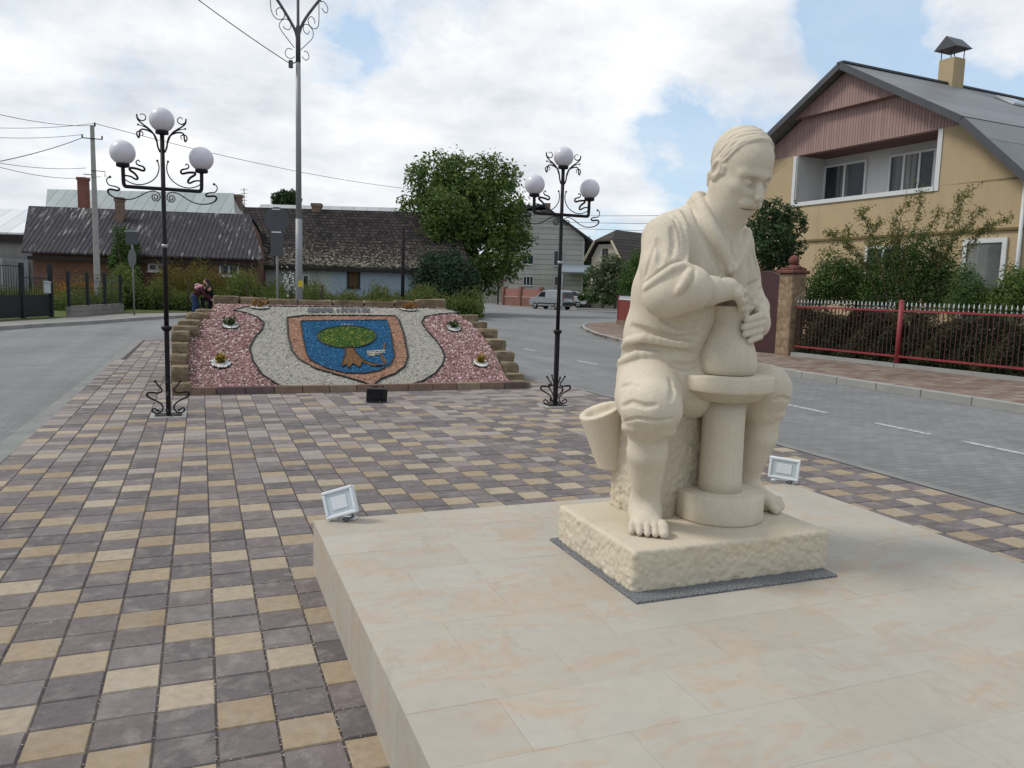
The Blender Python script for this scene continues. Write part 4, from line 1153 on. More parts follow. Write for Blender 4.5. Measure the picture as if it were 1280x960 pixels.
def tiles(name):
    m=NT(name,.95,.1); p=m.pos(True); s=m.n('ShaderNodeSeparateXYZ'); m.l(p,s.inputs[0]); cmb=m.n('ShaderNodeCombineXYZ')
    m.l(s.outputs[0],cmb.inputs[0]); m.l(s.outputs[2],cmb.inputs[1])
    b=m.n('ShaderNodeTexBrick',offset=.5); m.l(cmb.outputs[0],b.inputs['Vector']); b.inputs['Scale'].default_value=1; b.inputs['Brick Width'].default_value=.30; b.inputs['Row Height'].default_value=.20; b.inputs['Mortar Size'].default_value=.022
    b.inputs['Color1'].default_value=(.022,.020,.020,1); b.inputs['Color2'].default_value=(.055,.046,.043,1); b.inputs['Mortar'].default_value=(.010,.009,.010,1)
    c=m.vary(b.outputs['Color'],p,1.4,.35,5)
    low=m.math('MULTIPLY',m.ramp(m.math('DIVIDE',s.outputs[2],8.0),[(.36,1.0),(.62,.18)]),1.0)
    li=m.noise(m.scale(p,(1.0,1.0,2.4)),5.5,4,.75); lich=m.math('ADD',li,m.math('MULTIPLY',low,.16))
    c=m.mix(m.ramp(lich,[(.66,0.0),(.74,.75)]),c,(.30,.27,.20)); m.color(c); m.bump(b.outputs['Fac'],-.9,.03); return m.mat
M_white=simple('white_frame',(.55,.56,.56),.5,.3,0,.08,5)
def glassm(name,c=(.022,.028,.034)):
    m=NT(name,.07,.32); p=m.pos(True)
    k=m.vary(m.mix(0.0,c,c),p,1.6,.4,3); cu=m.noise(m.scale(p,(9,9,.25)),1.0,3,.5); side=m.noise(m.scale(p,(.9,.9,.02)),1.0,1,.3)
    k=m.mix(m.math('MULTIPLY',m.ramp(cu,[(.35,.25),(.65,.9)]),m.ramp(side,[(.50,0.0),(.56,.75)])),k,(.24,.24,.23)); m.color(k); return m.mat           # net curtains drawn to one side
M_pane=glassm('window_glass'); M_dark=simple('dark_wood',(.03,.024,.02),.8,.2,0,.2,6)
def window(par,a0,a1,z0,z1,b=-.02,bars=1,fw=.07,frame=None,pane=None,depth=.06,sill=True):
    """framed casement set on a wall plane b (negative = proud of it)"""
    frame=frame or M_white; m=MB()
    for q in ((a0,a0+fw,z0,z1),(a1-fw,a1,z0,z1),(a0+fw,a1-fw,z0,z0+fw),(a0+fw,a1-fw,z1-fw,z1)): bx(m,q[0],q[1],b-depth,b,q[2],q[3])
    for k in range(bars):
        x=a0+(a1-a0)*(k+1)/(bars+1); bx(m,x-fw*.5,x+fw*.5,b-depth*.9,b,z0+fw,z1-fw)
    f=m.build('window',frame,par)
    part('pane',pane or M_pane,f,(a0+fw*.9,a1-fw*.9,b-depth*.35,b-.004,z0+fw*.9,z1-fw*.9))
    if sill: part('sill',frame,f,(a0-.05,a1+.05,b-depth-.08,b-depth+.002,z0-.05,z0-.002))
    return f

# ---------------------------------------------------------------- yellow gambrel house on the right
def yellow_house():
    fr=Fr((20.0,20.1,.2),R(-90+3.9)); h=house('yellow_house','yellow plastered house with a grey gambrel roof, pink boarded gable and recessed balcony',fr)
    S=lambda x,y,b=0:(fr.see(x,y,b)[0],fr.see(x,y,b)[1]+0)
    Y=plaster('yellow_plaster',(.40,.31,.19),.08,.28); W=plaster('balcony_plaster',(.50,.50,.50),.05,.1)
    G=lined('pink_boards',(.315,.205,.185),.11,0,.012,.10,.05); RF=lined('grey_sheet_roof',(.165,.17,.178),1.1,0,.006,.02,.08,.5); DK=simple('dark_trim',(.07,.072,.08),.5,.3,.2,.1)
    ap=S(1065,86); br=S(1217,153); e=S(1283,212)
    ha=br[0]-ap[0]; zb=br[1]; zt=ap[1]; sl=(e[1]-br[1])/(e[0]-br[0]); he=ha+2.3; ze=zb+sl*2.3; ZR=lambda a: (zb+sl*(a-ha) if a>ha else zb)-.12; D=14.5; cx=ap[0]
    L=lambda a:cx+a
    bal_l,bal_r=S(993,250)[0],S(1168,236)[0]; bz0=(S(993,251)[1]+S(1168,236)[1])/2; zs=(S(970,197)[1]+S(1217,155)[1])/2; bz1=zs-.02
    hw=he-.55
    # walls : front around the balcony opening
    w=part('wall',Y,h,(L(-hw),L(hw),0,.3,0,bz0),(L(-hw),L(-hw)+.3,.3,D,0,ZR(hw)),(L(hw)-.3,L(hw),.3,D,0,ZR(hw)),(L(-hw)+.3,L(hw)-.3,D-.3,D,0,ZR(hw)))
    for q in ([(bal_r,bz0),(L(hw),bz0),(L(hw),ZR(hw)),(L(ha+.05),bz1),(bal_r,bz1)],[(L(-hw),bz0),(bal_l,bz0),(bal_l,bz1),(L(-ha-.05),bz1),(L(-hw),ZR(hw))]):
        m=MB(); m.extr([(x,0,z+.001) for x,z in q],(0,.3,0)); m.build('upper_wall',Y,h)
    # gable above
    m=MB(); m.extr([(L(-ha+.05),.02,bz1+.004),(L(ha-.05),.02,bz1+.004),(L(ha-.2),.02,zb),(cx,.02,zt-.12),(L(-ha+.2),.02,zb)],(0,.24,0)); m.build('gable_boards',G,h)
    k=.50; zc=zt-(zt-zb)*k
    m=MB(); m.extr([(L(-ha*k),-.22,zc),(L(ha*k),-.22,zc),(cx,-.22,zt-.10)],(0,.235,0)); m.build('upper_gable_boards',G,h)
    # balcony : floor, side cheeks, back wall, soffit
    bd=1.35
    part('balcony_recess',W,h,(bal_l,bal_r,bd,bd+.1,bz0-.05,bz1+.15),(bal_l+.002,bal_l+.04,.004,bd,bz0-.04,bz1-.004),(bal_r-.04,bal_r-.002,.004,bd,bz0-.04,bz1-.004),(bal_l,bal_r,.302,bd,bz0-.25,bz0-.05))
    part('balcony_soffit',simple('dark_pink_soffit',(.12,.07,.062),.8,.2,0,.1),h,(bal_l,bal_r,.27,bd,bz1-.0,bz1+.1))
    part('balcony_trim',M_white,h,(bal_l-.14,bal_l-.002,-.03,-.002,bz0-.14,bz1-.01),(bal_r+.002,bal_r+.14,-.03,-.002,bz0-.14,bz1-.01),(bal_l,bal_r,-.05,-.002,bz0-.14,bz0-.003))
    for (x0,y0,x1,y1,n) in ((1032.5,204.7,1081.7,246.9,1),(1114,191,1168,237,2)):
        a0,_=S(x0,y0,bd); a1,_=S(x1,y1,bd); zz1=(S(x0,y0+1,bd)[1]); zz0=S(x0,240,bd)[1]
        window(h,a0,a1,bz0+.02,min(zz1,bz1-.25),bd-.01,n,.075,sill=False)
    part('string_course',simple('wall_ledge',(.17,.12,.06),.9,.1,0,.1),h,(L(-hw),L(hw),-.07,-.002,S(1030,301)[1],S(1030,301)[1]+.07))
    # ground floor windows
    a0=S(1203,330)[0]; a1=S(1258,330)[0]; zz=S(1230,298)[1]; window(h,a0,a1,.75,zz,-.01,0,.13,None,glassm('grey_pane',(.075,.082,.078)))
    a0=S(1082,330)[0]; a1=S(1128,330)[0]; window(h,a0,a1,1.2,S(1100,308)[1],-.01,1,.09)
    a=S(1277,300)[0]; m=MB(); m.tube([(a,-.08,.2),(a,-.08,ZR(min(abs(a-cx),hw))-.12)],.05,8); m.build('drainpipe',M_white,h)
    # roof : four planes with overhang
    ov=.55
    def plane(p,q,th=.12):
        m=MB(); (a0,z0),(a1,z1)=p,q; d=Vector((a1-a0,0,z1-z0)).normalized(); n=Vector((-d.z,0,d.x)); n=n if n.z>0 else -n
        pts=[Vector((a0,-ov,z0)),Vector((a1,-ov,z1)),Vector((a1,-ov,z1))+n*th,Vector((a0,-ov,z0))+n*th]
        m.extr(pts,(0,D+ov*2,0)); return m
    for s in(-1,1):
        plane((cx,zt),(L(s*ha),zb)).build('upper_roof',RF,h); plane((L(s*ha),zb-.01),(L(s*he),ze),.11).build('lower_roof',RF,h)
        m=MB()
        for (p,q) in (((cx,zt-.03),(L(s*ha),zb-.03)),((L(s*ha),zb-.04),(L(s*he),ze-.03))):
            d=Vector((q[0]-p[0],0,q[1]-p[1])).normalized(); n=Vector((-d.z,0,d.x)); n=n if n.z>0 else -n
            pts=[Vector((p[0],-ov-.04,p[1]))-n*.05,Vector((q[0],-ov-.04,q[1]))-n*.05,Vector((q[0],-ov-.04,q[1]))+n*.15,Vector((p[0],-ov-.04,p[1]))+n*.15]
            m.extr(pts,(0,.038,0))
        m.build('barge_board',DK,h)
    part('ridge_cap',DK,h,(cx-.14,cx+.14,-ov,D+ov,zt+.10,zt+.16))
    # chimney on the ridge
    b=3.0
    for _ in range(40):
        if Vector(proj_px(fr.o+fr.P(cx,b,zt))).x>1185: break
        b+=.12
    ch=part('chimney',Y,h,(cx-.29,cx+.29,b-.29,b+.29,zt-.35,zt+.98))
    m=MB()
    for (i,j) in ((-1,-1),(1,-1),(1,1),(-1,1)): m.tube([(cx+i*.25,b+j*.25,zt+1.0),(cx+i*.25,b+j*.25,zt+1.34)],.018,6)
    m.extr([(cx-.44,b-.42,zt+1.30),(cx+.44,b-.42,zt+1.30),(cx,b-.42,zt+1.72)],(0,.84,0)); m.build('chimney_cowl',DK,ch)
    sk=MB(); d=Vector((ha,0,zb-zt)).normalized(); n=Vector((-d.z,0,d.x)); c=Vector((cx,b+1.9,zt))+d*1.2+n*.17
    sk.box(c,(.8,1.1,.08),Matrix((d,Vector((0,1,0)),n)).transposed(),.01); f=sk.build('skylight',M_white,h)
    sk=MB(); sk.box(c+n*.044,(.62,.92,.012),Matrix((d,Vector((0,1,0)),n)).transposed()); sk.build('pane',M_pane,f)
def proj_px(p):
    d=np.array(p)-CAM; z=d@_fw
    return (640+FPX*(d@_rt)/z,480-FPX*(d@_up)/z)
yellow_house()

# ---------------------------------------------------------------- generic gabled block, ridge along the facade
def gabled(name,label,fr,a0,a1,depth,zw,zr,wall,roof,ov=.35,ra=None,group=None):
    h=house(name,label,fr,'house',group); b2=depth/2
    part('wall',wall,h,(a0,a1,0,.3,0,zw),(a0,a1,depth-.3,depth,0,zw),(a0,a0+.3,.3,depth-.3,0,zw),(a1-.3,a1,.3,depth-.3,0,zw))
    m=MB(); m.extr([(a0+.02,.02,zw),(a0+.02,depth-.02,zw),((ra[0] if ra else a0)+.02,b2,zr-.12)],(.25,0,0)); m.extr([(a1-.27,.02,zw),(a1-.27,depth-.02,zw),((ra[1] if ra else a1)-.27,b2,zr-.12)],(.25,0,0)); m.build('gable_end',wall,h)
    th=.10
    for s in(0,1):
        bb=-ov if s==0 else depth+ov; zo=zw-ov*(zr-zw)/b2
        m=MB(); r0,r1=ra if ra else (a0-ov,a1+ov)
        pts=[(a0-ov,bb,zo),(a1+ov,bb,zo),(r1,b2,zr),(r0,b2,zr)]
        m.extr(pts,(0,0,th)); m.build('roof',roof,h)
    return h
def chimney(par,a,b,w,z0,z1,mat,flare=.05):
    return part('chimney',mat,par,(a-w/2,a+w/2,b-w/2,b+w/2,z0,z1-.22),(a-w/2-flare,a+w/2+flare,b-w/2-flare,b+w/2+flare,z1-.22,z1))
view=-R(21.6)
RB_=brick('red_brown_brick',(.17,.072,.045),(.115,.05,.034),(.16,.12,.09)); CH=brick('red_chimney_brick',(.21,.055,.04),(.16,.045,.034),(.14,.10,.08),.2,.07)
CH2=brick('old_chimney_brick',(.20,.11,.08),(.13,.075,.058),(.2,.17,.14),.2,.07)
# brick cottage
o=atd(180,388.5,44.5); fr=Fr((o.x,o.y,.1),view+R(8)); S=fr.see
zw=(S(60,313)[1]+S(320,320)[1])/2+.05; b2=3.6; zr=S(180,265,b2)[1]
h=gabled('brick_cottage','low red brick cottage under a dark grey corrugated roof, behind the yellow weeds',fr,S(41,330)[0],S(322,330)[0],2*b2,zw,zr,RB_,corrugated('old_slate_sheets',(.050,.046,.052),(.34,.33,.31),.24,0,.9),.40,(S(36,262,b2)[0],S(313,271,b2)[0]))
for (x0,y0,x1,y1) in ((185,329,208,340),(274,330,299,346)):
    a0,z1=S(x0,y0); a1,_=S(x1,y1); z0=S(x1,y1)[1]; window(h,a0,a1,z0,z1,-.01,1,.10)
a,_=S(150,262,b2-1.0); chimney(h,a,b2-1.0,.42,zr-1.6,S(150,247,b2-1.0)[1],CH2,.04)
part('eaves_board',M_dark,h,(S(38,316)[0],S(326,320)[0],-.40,-.36,zw-.62,zw-.42))
# whitewashed house with an old tile roof
o=atd(455,389,48); fr=Fr((o.x,o.y,.1),view+R(1)); S=fr.see
zw=S(420,329)[1]+.12; b2=4.2; zr=S(400,263.5,b2)[1]
WB=NT('blue_whitewash',.92,.1); p=WB.pos(True); sx=WB.n('ShaderNodeSeparateXYZ'); WB.l(p,sx.inputs[0])
c=WB.mix(WB.ramp(WB.math('ADD',WB.math('MULTIPLY',sx.outputs[0],.02),.5),[(.455,0.0),(.465,1.0)]),(.40,.43,.40),(.31,.38,.44))
st=WB.noise(WB.scale(p,(1.5,1.5,.6)),1.3,6,.7); c=WB.mix(WB.ramp(st,[(.55,0.0),(.72,.6)]),c,(.16,.16,.15)); WB.color(WB.vary(c,p,5,.10)); WB.bump(WB.noise(p,30,4),.3,.01)
h=gabled('whitewashed_house','long pale blue whitewashed house with a sagging lichen-spotted tile roof',fr,S(322,340)[0],S(580,345)[0],2*b2,zw,zr,WB.mat,tiles('old_dark_tiles'),.45,(S(303,257,b2)[0],S(566,270,b2)[0]))
BW=simple('boarded_brown',(.10,.065,.035),.9,.1,0,.3,5)
for (x0,y0,x1,y1,mt) in ((434,336,450,360,BW),(378,343,387,366,M_pane),(536,342,548,362,M_pane)):
    a0,z1=S(x0,y0); a1,z0=S(x1,y1); window(h,a0,a1,z0,z1,-.01,0,.09,M_dark if mt is BW else None,mt)
a,_=S(396,258,b2); chimney(h,a,b2,.55,zr-.5,S(396,254.5,b2)[1],CH2)
part('eaves_board',M_dark,h,(S(318,330)[0],S(576,330)[0],-.46,-.42,zw-.62,zw-.45))
# big pale tin roofed house behind
o=atd(180,388,60); fr=Fr((o.x,o.y,.1),view-R(3)); S=fr.see
b2=5.5; zr=(S(60,233,b2)[1]+S(290,248,b2)[1])/2; zw=4.2
TIN=lined('pale_tin',(.30,.335,.335),.9,0,.012,.03,.08,.6); GP=plaster('grey_plaster',(.34,.33,.31))
h=gabled('tin_roofed_house','large house with a pale grey-green tin roof rising behind the brick cottage',fr,S(62,300)[0],S(292,300)[0],2*b2,zw,zr,GP,TIN,.4,(S(59,233,b2)[0],S(292,248,b2)[0]))
a,_=S(104.5,240,2.2); chimney(h,a,2.2,.62,zw,S(104,222,2.2)[1],CH)
m=MB(); a,z=S(281,257,2.8); b_=2.8; m.box((a,b_,zw+(zr-zw)*b_/b2+.12),(1.1,1.0,.10),Matrix.Rotation(math.atan2(zr-zw,b2),3,'X'),.02); f=m.build('skylight',M_dark,h)
a,_=S(297,250,b2+.5); chimney(h,S(297,250,b2)[0],b2+.2,.5,zr-1.5,S(297,243,b2)[1],CH2)
m=MB(); a,z=S(305,235,b2); zz=S(305,252,b2)[1]; m.tube([(a,b2,zr-1.2),(a,b2,z)],.03,5)
for k in range(5): m.box((a,b2,z-.15-.28*k),(.6-.05*k,.03,.03))
m.build('aerial',M_dark,h)
# long grey roof beyond the tiles
o=atd(395,388,66); fr=Fr((o.x,o.y,.1),view-R(1)); S=fr.see
b2=5; zr=(S(312,252,b2)[1]+S(480,265,b2)[1])/2
h=gabled('long_shed','long grey sheet-roofed building whose ridge shows above the old tiles',fr,S(306,300)[0],S(486,300)[0],2*b2,zr-2.6,zr,GP,lined('light_sheet',(.37,.375,.38),1.1,0,.01,.02,.06,.6),.3)
# white building at the left edge
o=atd(-20,388,52); fr=Fr((o.x,o.y,.1),view); S=fr.see
h=house('white_roofed_shed','low grey shed with a bright white sheet roof at the far left',fr,'shed')
a0,a1=S(-90,300)[0],S(37,300)[0]; z1=S(0,263)[1]; zm=S(0,294)[1]
part('wall',plaster('shed_grey',(.20,.19,.175),.15,.4),h,(a0,a1,0,6,0,zm))
m=MB(); z5=S(0,263,3.5)[1]; m.extr([(a0-.3,-.3,zm+.06),(a1+.1,-.3,zm+.06),(a1+.1,3.5,z5),(a0-.3,3.5,z5)],(0,0,.12)); m.build('roof',lined('white_sheet',(.62,.63,.65),1.0,0,.01,.02,.04),h)
m=MB(); m.extr([(a0-.3,3.52,z5),(a1+.1,3.52,z5),(a1+.1,7,zm),(a0-.3,7,zm)],(0,0,.10)); m.build('roof',lined('white_sheet',(.62,.63,.65),1.0,0,.01,.02,.04),h)
part('eaves_board',M_dark,h,(a0-.3,a1+.12,-.34,-.30,zm-.45,zm+.05))
part('lean_to',simple('grey_sheet',(.30,.31,.33),.7,.2,0,.12),h,(S(-60,330)[0],S(40,330)[0],-3,-.4,0,S(0,322,-3)[1]))

# ---------------------------------------------------------------- grey three storey house beyond the junction
o=atd(668,378.5,98); fr=Fr((o.x,o.y,0),view-R(2)); S=fr.see
SD=lined('grey_cladding',(.36,.355,.32),.62,2,.02,.06,.07,.8); RFd=simple('dark_sheet_roof',(.05,.052,.055),.7,.2,0,.15)
h=house('grey_clad_house','tall grey clad three storey house with a sloping dark roof beyond the silver van',fr)
a0=S(630,340)[0]; a1=S(729,340)[0]; zl=S(648,266)[1]; ap=S(679,262)[0]; zp=S(679,259.5)[1]; zr_=S(729,298)[1]
m=MB(); m.extr([(a0,0,0),(a1,0,0),(a1,0,zr_),(ap+1.0,0,zp-.2),(a0,0,zl)],(0,12,0)); m.build('wall',SD,h)
m=MB()
for (p,q) in (((a0-.6,zl+.02),(ap,zp+.1)),((ap,zp+.1),(a1+1.1,zr_-.55))):
    m.extr([(p[0],-.5,p[1]),(q[0],-.5,q[1]),(q[0],-.5,q[1]+.28),(p[0],-.5,p[1]+.28)],(0,13,0))
m.build('roof',RFd,h)
part('side_wing',plaster('pale_wing',(.40,.38,.33)),h,(S(596,340)[0],a0-.02,1.5,10,0,S(610,350)[1]))
part('wing_roof',simple('grey_wing_roof',(.24,.24,.23),.8,.2,0,.1),h,(S(600,340)[0],a0-.02,.9,10.5,S(610,352)[1],S(610,348)[1]))
part('corner_trim',simple('pale_corner',(.40,.39,.36),.8,.2,0,.1),h,(a1-.25,a1+.03,-.06,-.002,0,zr_-.3))
for (x0,y0,x1,y1,n) in ((654,345,666.5,357.5,2),(692.5,345,704,358,1),(650,267,658.5,273,0),(692,313,704,333,1),(652,318,667,331,1)):
    A0,Z1=S(x0,y0); A1,Z0=S(x1,y1); window(h,A0,A1,Z0,Z1,-.02,n,.10,simple('pale_grey_frame',(.42,.42,.42),.6,.3,0,.05),None)
A0,Z1=S(703,332); A1,Z0=S(728,344); m=MB(); zq=Z0+.0
m.extr([(A0,-.05,Z1),(A1+1.2,-.05,Z1),(A1+1.5,-2.4,Z0+.2),(A0-.2,-2.4,Z0+.2)],(0,0,.12)); m.tube([(A0,-2.2,.05),(A0,-2.2,Z0+.2)],.08,8); m.tube([(A1+1.2,-2.2,.05),(A1+1.2,-2.2,Z0+.2)],.08,8)
m.build('porch_canopy',simple('blue_grey_sheet',(.22,.26,.30),.5,.3,0,.1),h)
part('chimney',CH2,h,(ap-.1,ap+.9,3,3.8,zp-.5,zp+.9)); part('chimney',CH2,h,(a0+1.6,a0+2.3,4,4.7,zl-.2,zl+1.3))
# brown roofed cottage
o=atd(757,381,84); fr=Fr((o.x,o.y,0),view-R(46)); S=fr.see
h=house('cream_cottage','small cream cottage with a half-hipped dark brown roof, behind the apple tree',fr)
CR=plaster('cream_render',(.38,.35,.29)); BRf=lined('brown_tiles',(.065,.055,.05),.35,2,.02,.12,.12,.9)
aL,zL=S(737,322); aR,_=S(777,322); am=(aL+aR)/2; zA=S(757,294)[1]+.5; zE=S(737,323)[1]; zH=S(762,302)[1]
part('wall',CR,h,(aL+.3,aR-.3,0,12,0,zE+.15))
m=MB(); m.extr([(aL+.35,.01,zE+.15),(aR-.35,.01,zE+.15),(am+1.0,.01,zH-.25),(am-1.0,.01,zH-.25)],(0,11.9,0)); m.build('gable_end',CR,h)
rp=zA; k=(rp-zE)/(am-aL)
m=MB()
for s in(-1,1):
    e=aL if s<0 else aR
    x1=am+s*1.15; z1=zH
    m.extr([(e+s*.35,-.5,zE-.3),(x1,-.5,z1),(am,1.6,rp),(am,13,rp),(e+s*.35,13,zE-.3)],(0,0,.16))
m.extr([(am-1.15,-.5,zH),(am+1.15,-.5,zH),(am,1.6,rp)],(0,0,.16)); m.build('roof',BRf,h)
ptm=simple('pale_timber',(.45,.40,.30),.8,.2,0,.1)
for s in(-1,1):
    e=aL if s<0 else aR
    m=MB(); m.tube([(e+s*.35,-.54,zE-.28),(am+s*1.15,-.54,zH+.02)],.14,4,False); m.build('barge_board',ptm,h)
A0,Z1=S(753.5,311); A1,Z0=S(759.5,322); window(h,A0,A1,Z0,Z1,-.01,0,.12,M_dark)
part('side_wing',plaster('dim_render',(.30,.28,.24)),h,(aR-.2,aR+7,3,11,0,zE-.3))
# ================================================================ fences, poles, signs, vehicles
M_red=simple('red_fence_paint',(.215,.030,.034),.5,.35,0,.12,3); M_sil=simple('silver_tip',(.40,.41,.42),.5,.35,.2,.12)
M_dred=simple('dark_red_steel',(.055,.022,.024),.5,.35,.1,.2,3)
FA=R(90+3.9)                       # fence direction, pointing away
def fpt(s,off=0): # metres along the garden fence from the post, positive away
    return (13.80-.068*s-off*.998*-1, 12.6+.9977*s)
FB=.235
# red garden fence: two bays and their posts
def fence_bay(label,s0,s1,post_at):
    root=thing('garden_fence',label,'fence',(*fpt((s0+s1)/2),FB),FA,'red garden fence bays'); L=abs(s1-s0)/2
    z=lambda k:k-FB
    part('top_rail',M_red,root,(-L,L,-.02,.02,z(1.395),z(1.435))); part('bottom_rail',M_red,root,(-L,L,-.02,.02,z(.43),z(.47)))
    m=MB(); t=m; n=int(2*L/.105)
    for k in range(n):
        x=-L+.06+k*.105
        if abs(x-post_at)<.07: continue
        m.m=0; m.box((x,0,z(.95)),(.016,.016,1.08)); m.m=1
        b=z(1.49)
        t.lathe([(.008,b),(.018,b+.025),(.017,b+.05),(.0008,b+.115)],(x,0,0),6)
        t.box((x,0,z(1.455)),(.017,.017,.03))
    m.build('pickets',[M_dred,M_sil],root)
    m=MB(); m.tube([(post_at,-.01,-.12),(post_at,-.01,z(1.60))],.055,14); m.sphere((post_at,-.01,z(1.60)),.056,14,8,(1,1,.9)); m.build('post',M_red,root)
    part('concrete_plinth',M_kerb,root,(-L,L,-.09,.09,-.25,.06))
fence_bay('red steel fence bay with silver tips between the gate pillar and the round post',0,2.95,-1.475)
fence_bay('red steel fence bay with silver tips running out of frame on the right',-4.2,-.02,-2.06)
fence_bay('red steel fence bay with silver tips nearest the viewer, past the frame edge',-8.4,-4.22,-2.06) if False else None
# gate pillars and gate
def pillar_mat():
    m=NT('rubble_stone',.92,.12); p=m.pos(True); v=m.n('ShaderNodeTexVoronoi',feature='F1'); m.l(p,v.inputs['Vector']); v.inputs['Scale'].default_value=5
    e=m.n('ShaderNodeTexVoronoi',feature='DISTANCE_TO_EDGE'); m.l(p,e.inputs['Vector']); e.inputs['Scale'].default_value=5
    sp=m.n('ShaderNodeSeparateColor'); m.l(v.outputs['Color'],sp.inputs[0])
    c=m.ramp(sp.outputs[0],[(0,(.17,.115,.075)),(.5,(.25,.175,.11)),(1,(.33,.25,.165))]); c=m.mix(m.ramp(e.outputs['Distance'],[(.02,.55),(.09,0.0)]),c,(.15,.11,.08)); c=m.mix(.5,c,m.ramp(m.noise(p,6,6,.7),[(.3,(.12,.08,.05)),(.7,(.30,.22,.14))]))
    m.color(m.vary(c,p,9,.2)); m.bump(e.outputs['Distance'],.7,.05); return m.mat
M_pil=pillar_mat(); M_cap=simple('terracotta_cap',(.15,.062,.048),.85,.2,0,.2,6)
def pillar(label,s):
    x,y=fpt(s); root=thing('gate_pillar',label,'gate pillar',(x+.07,y,.2),FA,'stone gate pillars')
    part('shaft',M_pil,root,(-.23,.23,-.23,.23,-.1,2.02),bev=.02)
    m=MB(); m.box((0,0,2.06),(.58,.58,.08),None,.02); m.box((0,0,2.13),(.46,.46,.07),None,.02); m.lathe([(.24,2.165),(.12,2.21),(.07,2.24)],(0,0,0),16); m.build('cap',M_cap,root)
    m=MB(); m.sphere((0,0,2.345),.125,20,12); m.build('ball_finial',M_cap,root)
pillar('stone gate pillar with a terracotta ball, left end of the red fence',3.2); pillar('stone gate pillar half hidden behind the statue',4.75)
x,y=fpt(3.97); g=thing('garden_gate','dark maroon arched steel gate between the two stone pillars','gate',(x,y,.2),FA)
m=MB(); pts=[(-.52,0,.05)]+[(.52*math.cos(a),0,1.72+.36*math.sin(a)) for a in np.linspace(PI,0,15)]+[(.52,0,.05)]
m.extr(pts,(0,.03,0)); m.build('leaf_panel',M_dred,g)
m=MB(); m.tube(pts,.03,6); m.tube([(0,-.02,.1),(0,-.02,2.05)],.02,6); m.build('frame',simple('maroon_frame',(.04,.016,.018),.5,.3,.1,.1),g)
m=MB()
for zz in (.5,1.0,1.45,1.8):
    for xx in (-.3,.3): m.sphere((xx,-.015,zz),.03,10,6)
m.build('studs',simple('brass_stud',(.25,.20,.13),.4,.5,.7,.1),g)
# red sheet fence on the corner beyond
p0=Vector((18.55,32.4,.12)); p1=Vector((19.5,35.0,.12)); d=(p1-p0); ang=math.atan2(d.y,d.x)
rf=thing('corner_fence','short red sheet metal fence with white pickets above, on the street corner','fence',p0,ang)
part('sheet_panel',lined('red_sheet',(.19,.035,.028),.16,0,.02,.1,.15),rf,(-3.5,d.length,-.02,.02,.22,1.20)); part('base',CH2,rf,(-3.5,d.length,-.1,.1,-.1,.2)); part('rail',M_white,rf,(-3.5,d.length,-.03,.03,1.21,1.26))
m=MB()
for k in range(40): m.box((-3.45+k*.155,0,1.33),(.05,.02,.14))
m.build('white_pickets',M_white,rf); part('post',M_red,rf,(d.length-.05,d.length+.05,-.06,.06,-.1,1.42)); part('post',M_red,rf,(-1.0,-.9,-.06,.06,-.1,1.45))

# left: black iron fence with gate leaves
M_bf=simple('black_fence_iron',(.014,.015,.02),.55,.3,0,.2,4)
F0=Vector((-8.3,27.2,.12)); F1=at(81,395.5,.12); fd=F1-F0; fa=math.atan2(fd.y,fd.x); FLn=fd.length
gt=thing('iron_gate','black iron double gate with arched bars over solid lower sheets, at the left edge','gate',F0,fa)
def along(px):
    d=ray(px,390); 
    # intersection with fence line in plan
    A=np.array([[fd.x,-d[0]],[fd.y,-d[1]]]); s=np.linalg.solve(A,np.array([-F0.x,-F0.y])); return s[0]*FLn
l0,l1,l2,l3=along(-40),along(28.5),along(64),along(82)
part('lower_sheet',M_bf,gt,(l0,l1-.05,-.02,.02,.05,.85),(l1+.05,l2-.05,-.02,.02,.05,.85))
m=MB()
for (a,b,top) in ((l0,l1,1.75),(l1,l2,1.55)):
    n=int((b-a)/.14)
    for k in range(1,n):
        x=a+(b-a)*k/n; zt=top+(.28*math.sin(PI*min(1,(k/n))*.5+.4) if top>1.7 else .1)
        m.tube([(x,0,.85),(x,0,zt)],.011,5)
    m.tube([(a+(b-a)*t,0,top-.12+(.25*math.sin(PI*.5*t+.4) if top>1.7 else .05)) for t in np.linspace(0,1,9)],.02,6)
m.build('bars',M_bf,gt)
for x in (l1,l2): part('post',M_bf,gt,(x-.07,x+.07,-.07,.07,0,2.0))
mb=thing('letter_box','small pale grey letter box hung on the black iron gate','letter box',F0+fd/FLn*(along(57)),fa); m=MB(); m.box((0,-.10,1.12),(.26,.13,.42),None,.015); m.build('body',simple('pale_grey_box',(.42,.45,.47),.5,.3,0,.08),mb)
m=MB(); m.box((0,-.11,1.345),(.29,.17,.03),Matrix.Rotation(.2,3,'X')); m.box((0,-.168,1.24),(.16,.006,.02)); m.build('lid',simple('grey_box_lid',(.33,.35,.37),.5),mb)
W0=at(86,396.5,.12); W1=at(152,391,.12); wd=W1-W0; wa=math.atan2(wd.y,wd.x)
wf=thing('mesh_fence','wire mesh fence on a low grey block wall beside the concrete pole','fence',W0,wa)
part('block_wall',brick('grey_blocks',(.23,.215,.20),(.17,.16,.15),(.12,.11,.10),.4,.2),wf,(0,wd.length,-.1,.1,-.1,.42))
for f in (0.01,.33,.66,.99): part('post',M_bf,wf,(wd.length*f-.05,wd.length*f+.05,-.05,.05,.42,1.75))
m=MB()
for k in range(5): m.tube([(0,0,.5+.3*k),(wd.length,0,.5+.3*k)],.008,4)
for k in range(60): m.tube([(wd.length*k/60,0,.45),(wd.length*(k+1)/60,0,1.7)],.004,3)
m.build('wire_mesh',M_bf,wf)
